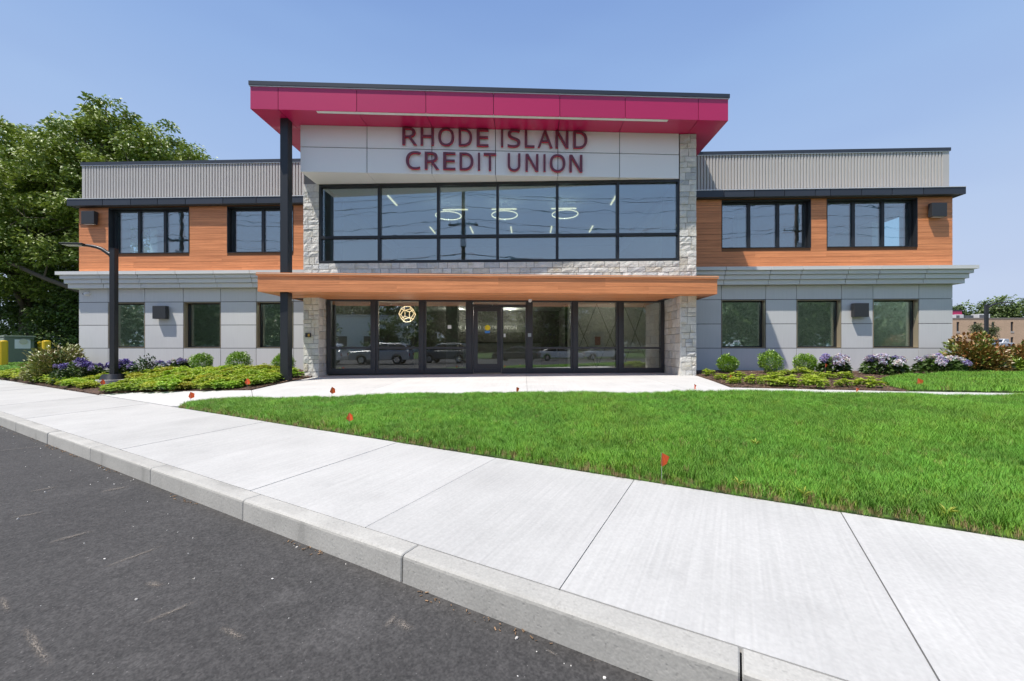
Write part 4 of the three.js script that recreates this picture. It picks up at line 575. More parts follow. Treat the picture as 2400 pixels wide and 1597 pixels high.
{
  const g = clumpGeo(501, 34, .24, .2), r = rng(502), list = []; const area = [[-9.85, -9.1], [-6.7, -9.05], [-6.62, -11.3], [-7.4, -11.3], [-9, -11.25], [-12, -11.35], [-14.2, -11.7], [-15.4, -13.2], [-20.2, -14.75], [-20.2, -14.42]];
  let tries = 0; while (list.length < 330 && tries++ < 9000) { const x = -20 + r() * 13.6, z = -14.5 + r() * 5.6; if (!inside(area, x, z)) continue; const rt = clamp(((x + 11.62) * 1.22 + (z + 10.82) * 1.12) / (1.22 * 1.22 + 1.12 * 1.12)); if (Math.hypot(x + 11.62 - 1.22 * rt, z + 10.82 - 1.12 * rt) < .4) continue; if (list.some(([a, b]) => Math.hypot(a - x, b - z) < .2)) continue; if (x > -7.4 && r() < .3) continue; if (dOf(x, z) < 1.78 + .1 * r()) continue; list.push([x, z]); }
  const im = new THREE.InstancedMesh(g, leafMat, list.length), m = new THREE.Matrix4(), q = new THREE.Quaternion(); list.forEach(([x, z], i) => { const s = .8 + .4 * r(); m.compose(V3(x, bedY(x, z) - .01, z), q.setFromEuler(new THREE.Euler(0, r() * 6.28, 0)), V3(s, s * (.85 + .35 * r()), s)); im.setMatrixAt(i, m); im.setColorAt(i, lin(.85 + .3 * r(), .9 + .2 * r(), .8 + .3 * r())); });
  im.name = 'ground_cover'; im.userData = { kind: 'stuff', label: 'lime green leafy ground cover filling the left bed', category: 'ground cover' }; scene.add(im); console.log('ground cover', list.length);
  const g2 = [clumpGeo(503, 30, .2, .22), clumpGeo(504, 24, .17, .18), clumpGeo(505, 36, .24, .2)];
  [[4.95, -11.0], [4.78, -9.91], [5.27, -10.12], [4.96, -8.85], [5.55, -9.49], [5.11, -8.4], [6.54, -10.34], [5.65, -8.79], [7.27, -10.75], [5.75, -8.05], [6.34, -9.12], [7.3, -9.89], [6.29, -8.15], [7.75, -10.0], [6.79, -8.15], [5.44, -8.25], [4.55, -8.9], [6.75, -9.6], [6.05, -8.6], [6.0, -9.8]].forEach(([x, z], i, all) => {
    const row = (q) => q > -8.62 ? 0 : q > -9.7 ? 1 : 2, nth = all.filter((c) => row(c[1]) === row(z) && c[0] < x).length, ord = ['leftmost', 'second', 'third', 'fourth', 'fifth', 'sixth', 'seventh', 'eighth', 'ninth', 'tenth'];
    const t = thing('perennial_clump', `lime green leafy clump in the right bed, ${['front', 'middle', 'rear'][row(z)]} row, ${ord[nth]} from the stone pier`, 'plant', [x, bedY(x, z) - .01, z], r() * 6.28, 'lime clumps in the right bed'); const s = .7 + .25 * r(); t.scale.set(s, s * 1.15, s); part(t, 'foliage', g2[i % 3], leafMat); part(t, 'stems', new THREE.ConeGeometry(.05, .12, 5).translate(0, .05, 0), M.bark); });
  // bark chips lying on the mulch
  const chip = new THREE.BoxGeometry(.05, .008, .018), ic = new THREE.InstancedMesh(chip, std(lin(1, 1, 1), .95), 5200); let k = 0; while (k < 5200) { const left = r() < .5, x = left ? -20 + r() * 13.8 : 4 + r() * 9, z = left ? -14.5 + r() * 5.8 : -12 + r() * 4.4; if (!inside(left ? BED : BED2, x, z)) continue; const s = .5 + r(); m.compose(V3(x, bedY(x, z) + .006, z), q.setFromEuler(new THREE.Euler((r() - .5) * .7, r() * 6.28, (r() - .5) * .7)), V3(s, 1, s)); ic.setMatrixAt(k, m); const t = .6 + .9 * r(); ic.setColorAt(k, lin(.13 * t, .08 * t, .05 * t)); k++; }
  ic.name = 'mulch_chips'; ic.userData = { kind: 'stuff', label: 'brown bark chips scattered over the mulch beds', category: 'mulch' }; scene.add(ic);
}
console.log('plants done');

// ---------------------------------------------------------------- fittings and street furniture
function wallLight(label, x, y, z) { const t = thing('wall_light', label, 'wall light', [x, y, z], 0, 'square black wall lights'); part(t, 'housing', rbx(-.225, .225, -.215, .215, .04, .17, .008), M.blackSatin); part(t, 'back_plate', bx(-.09, .09, -.1, .1, 0, .04), M.blackSatin); part(t, 'lens', bx(-.17, .17, -.221, -.216, .06, .15), std(lin(.6, .6, .58), .4)); }
wallLight('square black light on the timber wall at the far left corner', -14.641, 5.157, WZ + .002); wallLight('square black light on the timber wall at the far right corner', 12.8, 5.082, WZ + .002);
wallLight('square black light on the grey left wall between lower windows', -12.179, 1.979, WZ + .002); wallLight('square black light on the grey right wall between lower windows', 10.456, 1.979, WZ + .002);
{
  const c = thing('security_camera', 'small white dome camera under the cornice at the left corner', 'camera', [-14.791, 2.621, WZ]); part(c, 'base', new THREE.CylinderGeometry(.06, .065, .05, 16).rotateX(Math.PI / 2).translate(0, 0, .026), std(lin(.8, .8, .8), .4)); part(c, 'body', new THREE.SphereGeometry(.058, 16, 10).translate(-.01, -.01, .085), std(lin(.78, .78, .78), .4)); part(c, 'lens', new THREE.SphereGeometry(.032, 12, 8).translate(-.05, -.01, .11), M.black);
  const d = thing('security_camera', 'small white camera hanging under the timber canopy above the doors', 'camera', [.12, 2.27, -12.1]); part(d, 'mount', new THREE.CylinderGeometry(.055, .055, .04, 16).translate(0, -.018, 0), std(lin(.75, .75, .75), .4)); part(d, 'dome', new THREE.SphereGeometry(.055, 16, 10, 0, 6.3, 1.57, 1.57).translate(0, -.038, 0), std(lin(.7, .7, .7), .3));
  const k = thing('door_controller', 'small black card reader box on the left stone pier', 'card reader', [-6.39, 1.17, SZ + .012]); part(k, 'box', rbx(-.075, .075, -.06, .06, 0, .06, .006), M.blackSatin); part(k, 'label', bx(.005, .06, -.04, .035, .061, .064), std(lin(.6, .35, .05), .5));
}
// lamp post by the bed
function lamp(label, pos, turn, H0, base) {
  const t = thing('street_lamp', label, 'street lamp', pos, turn, 'black single-arm lamp posts'); const m = std(lin(.035, .036, .04), .42, { metalness: .3 });
  if (base) part(t, 'concrete_base', new THREE.CylinderGeometry(.37, .37, .5, 28).translate(0, -.13, 0), M.kerb[1], 'round white concrete footing');
  part(t, 'base_cover', new THREE.CylinderGeometry(.24, .30, .15, 4).rotateY(Math.PI / 4).translate(0, base ? .196 : .08, 0), m);
  part(t, 'pole', rbx(-.068, .068, base ? .2 : .1, H0, -.068, .068, .008), m); part(t, 'cap', bx(-.075, .075, H0 + .001, H0 + .02, -.075, .075), m);
  const c = new THREE.CatmullRomCurve3([[-.06, H0 - .17], [-.16, H0 - .11], [-.34, H0 + .01], [-.6, H0 + .08], [-.82, H0 + .1]].map(([x, y]) => V3(x, y, 0))).getPoints(12); part(t, 'arm', tube(c, c.map((_, i) => .062 - .03 * i / 12), 8), m);
  const hd = part(t, 'lamp_head', mg(rbx(-1.3, -.72, H0 + .09, H0 + .135, -.14, .14, .015)), m); part(hd, 'lens', bx(-1.27, -.85, H0 + .082, H0 + .089, -.11, .11), std(lin(.55, .55, .5), .4));
}
lamp('black lamp post with curved arm standing in the left planting bed', [-11.62, bedY(-11.62, -10.82) - .02, -10.82], .12, 3.79, true);
lamp('black lamp post in the far parking lot right of the building', [27.2, .0, -24.5], Math.PI - .1, 3.36, false);
// utility cabinets and bollards
{
  const green = std(lin(.15, .185, .145), .5), greenL = std(lin(.24, .28, .22), .5);
  const a = thing('utility_cabinet', 'taller green transformer cabinet with white label plate left of the building', 'utility cabinet', [-30.0, -.08, -22.4], 1.13); part(a, 'body', rbx(-.55, .55, 0, 1.52, -.9, .6, .02), green); part(a, 'lid', rbx(-.6, .6, 1.52, 1.6, -.95, .66, .015), greenL); part(a, 'side_door', rbx(-.575, -.552, .1, 1.45, -.75, .5, .006), greenL); part(a, 'label_plate', bx(-.2, .4, .85, 1.38, .601, .612), std(lin(.8, .8, .82), .5)); part(a, 'meter_disc', new THREE.CylinderGeometry(.16, .16, .06, 20).rotateX(Math.PI / 2).translate(.12, 1.26, .64), std(lin(.62, .60, .48), .4)); part(a, 'concrete_pad', bx(-.75, .75, -.1, .005, -1.1, .8), M.kerb[0]);
  const b = thing('utility_cabinet', 'lower green cabinet behind the right yellow bollard', 'utility cabinet', [-31.3, -.08, -24.6], 1.13); part(b, 'body', rbx(-.5, .5, 0, 1.26, -.6, .6, .02), green); part(b, 'lid', rbx(-.54, .54, 1.26, 1.34, -.64, .64, .015), greenL); part(b, 'label_plate', bx(.3, .42, .9, 1.0, .601, .61), std(lin(.6, .6, .55), .5));
  const yel = std(lin(.72, .47, .01), .45), bol = (label, x, z) => { const t = thing('bollard', label, 'bollard', [x, -.08, z], 0, 'yellow bollards round the cabinets'); part(t, 'post', new THREE.CylinderGeometry(.155, .155, 1.22, 20).translate(0, .61, 0), yel); part(t, 'cap', new THREE.SphereGeometry(.155, 20, 8, 0, 6.3, 0, 1.57).scale(1, .35, 1).translate(0, 1.221, 0), yel); };
  bol('yellow bollard at the left edge of the view before the cabinets', -27.1, -19.7); bol('yellow bollard right of the green cabinets', -24.9, -19.8); bol('yellow bollard between the two green cabinets', -29.5, -23.2);
  const f = thing('chain_link_fence', 'low black chain link fence behind the cabinets', 'fence', [0, -.08, -24.9]); const pm = M.galv; part(f, 'top_rail', tube([[-44, 1.52, 0], [-17, 1.52, 0]], [.022, .022], 6), pm); for (let x = -44; x <= -17; x += 3) part(f, 'post', tube([[x, -.1, .0], [x, 1.6, .0]], [.03, .03], 6), pm);
  const wires = []; for (let x = -44; x < -18.6; x += .11) for (const s of [1, -1]) { const a0 = s > 0 ? x : x + 1.4, b0 = s > 0 ? x + 1.4 : x; wires.push(tube([[a0, .06, .026 + s * .002], [b0, 1.48, .026 + s * .002]], [.003, .003], 3, false)); } part(f, 'chain_mesh', mg(wires), std(lin(.03, .03, .03), .6)).userData.kind = 'stuff';
}
// little orange marker flags on wire stakes
{
  const og = std(lin(.88, .13, .025), .6, { side: THREE.DoubleSide }), og2 = std(lin(.80, .16, .05), .6, { side: THREE.DoubleSide });
  const flag = (label, x, z, yf, h, size, turn, m = og) => { const t = thing('marker_flag', label, 'marker flag', [x, yf(x, z), z], turn, 'orange marker flags stuck in lawn and beds'); part(t, 'stake', tube([[0, -.05, 0], [0, h, 0]], [.0025, .0025], 4), M.galv); const s = new THREE.BufferGeometry(), P = [[0, h, 0], [size * .55, h * 1 - size * .3, .02], [size * .5, h - size * .95, -.01], [0, h - size * 1.15, .0], [-size * .25, h - size * .75, .03]]; const q = []; for (let i = 1; i < 4; i++) q.push(...P[0], ...P[i], ...P[i + 1]); s.setAttribute('position', new THREE.Float32BufferAttribute(q, 3)); s.computeVertexNormals(); part(t, 'flag', s, m); };
  flag('orange flag in the ground cover left of the lamp post', -15.09, -12.2, bedY, .3, .14, .3); flag('orange flag before the white footing of the lamp post', -11.0, -9.95, bedY, .24, .13, .2); flag('orange flag at the bed edge near the black column', -6.5, -9.05, bedY, .24, .14, 0);
  flag('orange flag at the pointed left tip of the lawn', -6.6, -7.6, H, .2, .12, .6); flag('orange flag at the rear lawn edge left of the doors', -3.72, -7.5, H, .22, .12, .1); flag('orange flag in the lawn close to the sidewalk joint left of centre', -2.3, -5.1, lawnY, .235, .1, -.1); flag('orange flag nearest the camera at the front lawn edge', 1.09, -3.24, lawnY, .24, .1, .2);
  flag('tiny orange flag at the rear lawn edge before the door', -.18, -7.5, lawnY, .15, .09, .5); flag('orange flag at the rear lawn edge before the right pier', 3.04, -7.3, lawnY, .17, .1, .9); flag('orange flag among the first lime clumps right of the pier', 4.55, -9.06, bedY, .19, .13, .2, og2); flag('large orange flag on the small right lawn', 7.6, -8.0, lawnY, .2, .15, -.2, og2); flag('tiny orange flag at the rear edge of the lawn below the lime clumps', 5.7, -7.08, lawnY, .12, .08, .3, og2); flag('red flag beside the green shrub in the right bed', 8.05, -11.0, bedY, .3, .1, .3);
}
// a few broad-leaved weeds in the lawn
[[1.6, -3.05, 'yellow-green weed at the front lawn edge right of the nearest flag'], [1.95, -2.86, 'second yellow-green weed at the front lawn edge'], [2.2, -3.9, 'pale weed sprout in the open lawn right of centre'], [.6, -6.2, 'pale weed sprout in the rear lawn before the doors'], [-1.3, -4.68, 'small weed at the front lawn edge left of centre'], [2.6, -2.55, 'weed with a pinkish leaf near the right lawn edge']].forEach(([x, z, l], i) => { const r = rng(930 + i), t = thing('lawn_weed', l, 'weed', [x, lawnY(x, z) + .035, z]); part(t, 'leaves', leafCloud(9, () => { const a = r() * 6.28; return { p: V3(Math.cos(a) * .005, r() * .03, Math.sin(a) * .005), dir: V3(Math.cos(a), .6 + r() * .6, Math.sin(a)), len: .045 + .02 * r(), wid: .013, flat: 1, col: mixc([.36, .45, .05], [.5, .5, .1], r()), out: V3(0, 1, 0) }; }, r), leafMat); });
// lit fittings inside
function glowLamp(t, p, w) { const l = new THREE.PointLight(lin(1, .9, .78), w); l.position.set(...p); l.castShadow = true; t.add(l); }
[[-2.62, 5.26, 'left'], [-.72, 5.26, 'middle'], [1.3, 5.26, 'right']].forEach(([x, y, w]) => { const t = thing('ring_light', `${w} glowing ring lamp hanging behind the wide upper window`, 'ceiling lamp', [x, y, -13.35], 0, 'ring lamps in the upper room'); part(t, 'ring_lamp', new THREE.TorusGeometry(.43, .018, 8, 40).rotateX(Math.PI / 2), M.glow); for (const a of [0, 2.1, 4.2]) part(t, 'cable', tube([[Math.cos(a) * .4, .02, Math.sin(a) * .4], [0, .43, 0]], [.003, .003], 3), M.black); glowLamp(t, [0, -.12, 0], .25); });
[[-4.43, -13.05, 1, 'slim glowing ceiling strip nearest the upper left pane'], [2.89, -13.25, 1, 'slim glowing ceiling strip near the upper right panes'], [-2.5, -13.98, 0, 'glowing ceiling strip crosswise behind the left ring lamp'], [-.77, -13.98, 0, 'glowing ceiling strip crosswise behind the middle ring lamp'], [1.32, -14.0, 0, 'glowing ceiling strip crosswise behind the right ring lamp'],
  [-3.88, -16.4, 1, 'rear ceiling strip, leftmost of the five in a row'], [-2.25, -16.4, 1, 'rear ceiling strip, second from left of five'], [-.61, -16.45, 1, 'rear ceiling strip, middle one of five'], [1.03, -16.45, 1, 'rear ceiling strip, fourth from left of five'], [2.67, -16.45, 1, 'rear ceiling strip, rightmost of the five in a row']].forEach(([x, z, a, l]) => single('linear_light', bx(-.44, .44, -.03, 0, -.024, .024).rotateY(a * Math.PI / 2), M.glow, l, 'ceiling lamp', [x, 5.695, z], 'light strips on the upper ceiling'));
{ // faceted wire lamp in the lobby
  const t = thing('dodecahedron_lamp', 'glowing twelve-sided wire frame lamp hanging in the lobby', 'pendant lamp', [-4.22, 2.0, -14.0]); const e = new THREE.EdgesGeometry(new THREE.DodecahedronGeometry(.29)), p = e.attributes.position; for (let i = 0; i < p.count; i += 2) part(t, 'lamp_tube', tube([[p.getX(i), p.getY(i), p.getZ(i)], [p.getX(i + 1), p.getY(i + 1), p.getZ(i + 1)]], [.014, .014], 6), M.glow); part(t, 'cable', tube([[0, .26, 0], [0, .5, 0]], [.004, .004], 4), M.black); glowLamp(t, [0, -.45, 0], .4); }
[[-4.9, 'left'], [-1.2, 'middle'], [3.0, 'right']].forEach(([x, w]) => { const t = thing('lobby_ceiling_light', `${w} flat ceiling light panel inside the lobby`, 'ceiling lamp', [x, 2.498, -14.2], 0, 'light panels on the lobby ceiling'); part(t, 'light_panel', bx(-.6, .6, -.02, -.002, -.08, .08), M.glow); part(t, 'frame', mg(bx(-.63, .63, -.016, -.001, .081, .1), bx(-.63, .63, -.016, -.001, -.1, -.081)), M.white[0]); glowLamp(t, [0, -.12, 0], .5); });
[[-11.9, 'left', 'first'], [-8.2, 'left', 'second'], [7.0, 'right', 'first'], [9.4, 'right', 'second'], [11.7, 'right', 'third']].forEach(([x, w, n]) => { const t = thing('office_ceiling_light', `${n} flat ceiling light inside the ${w} wing ground floor`, 'ceiling lamp', [x, 2.718, -14.3], 0, 'light panels in the wing offices'); part(t, 'light_panel', bx(-.3, .3, -.02, -.002, -.3, .3), M.glow); part(t, 'frame', mg(bx(-.33, .33, -.018, -.001, .301, .33), bx(-.33, .33, -.018, -.001, -.33, -.301)), M.white[0]); glowLamp(t, [0, -.15, 0], 1.3); });
[[-3.0, 'left'], [-.7, 'right']].forEach(([x, w]) => { const t = thing('wall_washer_light', `${w} small ceiling spot washing the lobby sign`, 'ceiling lamp', [x, 2.498, -17.3], 0, 'spots before the lobby sign'); part(t, 'light_disc', new THREE.CylinderGeometry(.09, .09, .02, 16).translate(0, -.012, 0), M.glow); part(t, 'trim_ring', new THREE.TorusGeometry(.1, .012, 6, 20).rotateX(Math.PI / 2).translate(0, -.008, 0), M.white[0]); glowLamp(t, [0, -.14, 0], 3); });
{ // desk and a poster stand inside
  const d = thing('reception_desk', 'pale reception desk inside the lobby', 'desk', [-1.0, 0, -16.6]); part(d, 'front', rbx(-1.6, 1.6, 0, 1.0, -.35, .35, .02), M.inWall); part(d, 'counter', rbx(-1.7, 1.7, 1.0, 1.05, -.4, .4, .01), M.inDark);
  const s = thing('poster_stand', 'white poster stand inside behind the right shop front panes', 'poster stand', [2.55, 0, -14.4]); part(s, 'poster', rbx(-.25, .25, .62, 1.38, -.01, .01, .004), std(lin(.75, .75, .75), .6)); part(s, 'leg', bx(-.02, .02, 0, .62, -.01, .01), M.galv); part(s, 'foot', bx(-.2, .2, 0, .02, -.15, .15), M.galv); part(s, 'print', bx(-.08, .12, .9, 1.2, .0105, .012), std(lin(.5, .2, .2), .6)); }
// loose stones on the asphalt and litter along the kerb
{
  const r = rng(901), m = new THREE.Matrix4(), q = new THREE.Quaternion(), g = new THREE.IcosahedronGeometry(1, 0), N = 420, im = new THREE.InstancedMesh(g, std(lin(1, 1, 1), .85), N);
  for (let i = 0; i < N; i++) { const s = -6 + r() * 17, d = -.16 - Math.pow(r(), 1.3) * 3.2, [x, z] = xz(s, d), k = .0028 + .0055 * Math.pow(r(), 3) + (r() < .012 ? .006 : 0); m.compose(V3(x, -.52 + k * .5, z), q.setFromEuler(new THREE.Euler(r() * 6, r() * 6, r() * 6)), V3(k, k * .7, k * 1.2)); im.setMatrixAt(i, m); const t = .45 + .5 * r(); im.setColorAt(i, lin(t, t * .95, t * .87)); }
  im.name = 'loose_gravel'; im.userData = { kind: 'stuff', label: 'small pale stones scattered on the asphalt', category: 'gravel' }; scene.add(im);
  const lg = new THREE.BoxGeometry(.022, .003, .007), lm = new THREE.InstancedMesh(lg, std(lin(1, 1, 1), .9), 700); for (let i = 0; i < 700; i++) { const s = -5 + r() * 16, d = -.146 - Math.abs(r() + r() - 1) * .07, [x, z] = xz(s, d), clump = vnoise(s * 2.4 + 60, 3, 4096, 64, 12), k = clump > .55 ? .3 + .6 * r() : .12; m.compose(V3(x, -.516 + r() * .004, z), q.setFromEuler(new THREE.Euler((r() - .5), r() * 6, (r() - .5))), V3(k, k, k)); lm.setMatrixAt(i, m); const t = .5 + r(); lm.setColorAt(i, lin(.24 * t, .15 * t, .085 * t)); } lm.name = 'kerb_litter'; lm.userData = { kind: 'stuff', label: 'brown leaf and bark litter along the foot of the kerb', category: 'litter' }; scene.add(lm);
}
console.log('fittings done');

// ---------------------------------------------------------------- vehicles
function car(name, label, category, kind, paint, pos, turn, group) {
  const t = thing(name, label, category, pos, turn, group), P = phys(paint, .28, { clearcoat: .8, clearcoatRoughness: .05, metalness: .3 }), gl = phys(lin(.015, .018, .02), .04, { clearcoat: 1 });
  const K = { suv: { L: 4.8, w: 1.9, wr: .37, ax: [-1.42, 1.42], body: [[-2.4, .38], [-2.4, .75], [-2.32, 1.0], [-1.35, 1.1], [2.36, 1.12], [2.4, .6], [2.34, .36]], cab: [[-1.4, 1.09], [-.62, 1.66], [-.3, 1.74], [1.7, 1.74], [2.12, 1.6], [2.34, 1.11]] }, sedan: { L: 4.7, w: 1.82, wr: .33, ax: [-1.4, 1.38], body: [[-2.35, .32], [-2.35, .62], [-2.2, .8], [-1.15, .93], [1.75, .98], [2.32, .93], [2.35, .55], [2.28, .32]], cab: [[-1.25, .92], [-.4, 1.38], [0, 1.46], [.75, 1.45], [1.25, 1.32], [1.9, .97]] }, pickup: { L: 5.8, w: 2.0, wr: .41, ax: [-1.85, 1.85], body: [[-2.9, .5], [-2.9, 1.05], [-2.75, 1.2], [-1.35, 1.27], [2.86, 1.25], [2.9, .6], [2.8, .48]], cab: [[-1.45, 1.26], [-.75, 1.85], [-.5, 1.92], [.95, 1.92], [1.15, 1.86], [1.28, 1.25]] } }[kind];
  const sh = new THREE.Shape(); const b = K.body; sh.moveTo(...b[0]); for (let i = 1; i < b.length; i++) sh.lineTo(...b[i]); const yb = b[0][1], R0 = K.wr + .06, half = Math.sqrt(Math.max(.01, R0 * R0 - (yb - K.wr) ** 2));
  for (const ax of [K.ax[1], K.ax[0]]) { sh.lineTo(ax + half, yb); const a0 = Math.atan2(yb - K.wr, half); sh.absarc(ax, K.wr, R0, a0, Math.PI - a0, false); } sh.closePath();
  const ext = (s, w, bev) => new THREE.ExtrudeGeometry(s, { depth: w - 2 * bev, bevelEnabled: true, bevelThickness: bev, bevelSize: bev * .7, bevelOffset: -bev * .7, bevelSegments: 3, curveSegments: 10 }).translate(0, 0, -w / 2 + bev);
  const body = part(t, 'body', ext(sh, K.w, .09), P); const cabW = K.w * .86, cs = shapeXY(K.cab); part(t, 'cabin', ext(cs, cabW, .14), P);
  const c = K.cab, cx = c.reduce((s, p) => s + p[0], 0) / c.length, cy = (c[0][1] + c[2][1]) / 2, inset = c.map(([x, y]) => [cx + (x - cx) * .9, cy + (y - cy) * .78 + .02]);
  for (const s of [-1, 1]) { const zc = s * (cabW / 2 + .004), mid = [(inset[1][0] + inset[4][0]) / 2 - .05, 0][0]; const cut = (lo, hi) => { const poly = []; const n = 14; for (let i = 0; i <= n; i++) { const x = lo + (hi - lo) * i / n; let top = cy; for (let k = 0; k < inset.length - 1; k++) { const [x0, y0] = inset[k], [x1, y1] = inset[k + 1]; if (x >= x0 && x <= x1) top = y0 + (y1 - y0) * (x - x0) / (x1 - x0 || 1); } poly.push([x, top]); } return shapeXY([[lo, inset[0][1]], ...poly, [hi, inset[0][1]]]); };
    for (const [lo, hi] of [[inset[0][0] + .02, mid - .03], [mid + .03, inset[5][0] - .04]]) part(t, 'side_window', new THREE.ExtrudeGeometry(cut(lo, hi), { depth: .012, bevelEnabled: false }).translate(0, 0, zc - .006), gl); }
  const pane = (a, bq, k) => { const dx = bq[0] - a[0], dy = bq[1] - a[1], L = Math.hypot(dx, dy); return new THREE.BoxGeometry(L * .84, .012, cabW - .32).rotateZ(Math.atan2(dy, dx)).translate((a[0] + bq[0]) / 2 + k * .01, (a[1] + bq[1]) / 2 + .012, 0); };
  part(t, 'windshield', pane(c[0], c[1], -1), gl); part(t, 'rear_window', pane(c[c.length - 1], c[c.length - 2], 1), gl);
  for (const ax of K.ax) for (const s of [-1, 1]) { const w = part(t, 'wheel', new THREE.TorusGeometry(K.wr - .09, .09, 8, 24).scale(1, 1, 1.25).translate(ax, K.wr, s * (K.w / 2 - .13)), M.rubber); part(w, 'rim', new THREE.CylinderGeometry(K.wr - .12, K.wr - .12, .1, 20).rotateX(Math.PI / 2).translate(ax, K.wr, s * (K.w / 2 - .09)), M.chrome); }
  const fx = b[1][0], ry = b[1][1]; for (const s of [-1, 1]) { part(t, 'headlight', rbx(fx - .012, fx + .2, ry - .14, ry + .02, s * (K.w / 2 - .34) - .2, s * (K.w / 2 - .34) + .2, .02), std(lin(.6, .62, .65), .15)); part(t, 'tail_light', rbx(-fx - .1, -fx + .012, ry - .05, ry + .16, s * (K.w / 2 - .22) - .12, s * (K.w / 2 - .22) + .12, .02), std(lin(.4, .01, .01), .25)); }
  part(t, 'grille', rbx(fx - .016, fx + .05, ry - .38, ry - .08, -.5, .5, .015), M.black); part(t, 'bumper', rbx(fx - .05, fx + .15, yb - .02, yb + .2, -K.w / 2 + .08, K.w / 2 - .08, .04), kind === 'pickup' ? M.chrome : M.blackSatin); part(t, 'plate', bx(fx - .06, fx - .052, yb + .06, yb + .18, -.16, .16), std(lin(.65, .67, .7), .5));
  if (kind === 'pickup') part(t, 'load_bed', bx(1.42, 2.78, 1.256, 1.262, -.82, .82), M.blackSatin); for (const s of [-1, 1]) part(t, 'mirror', rbx(c[0][0] + .25, c[0][0] + .42, c[0][1] + .03, c[0][1] + .2, s * (K.w / 2 + .08) - .1, s * (K.w / 2 + .08) + .1, .03), P);
  return t;
}
const fY = (x, z) => farY(x, z);
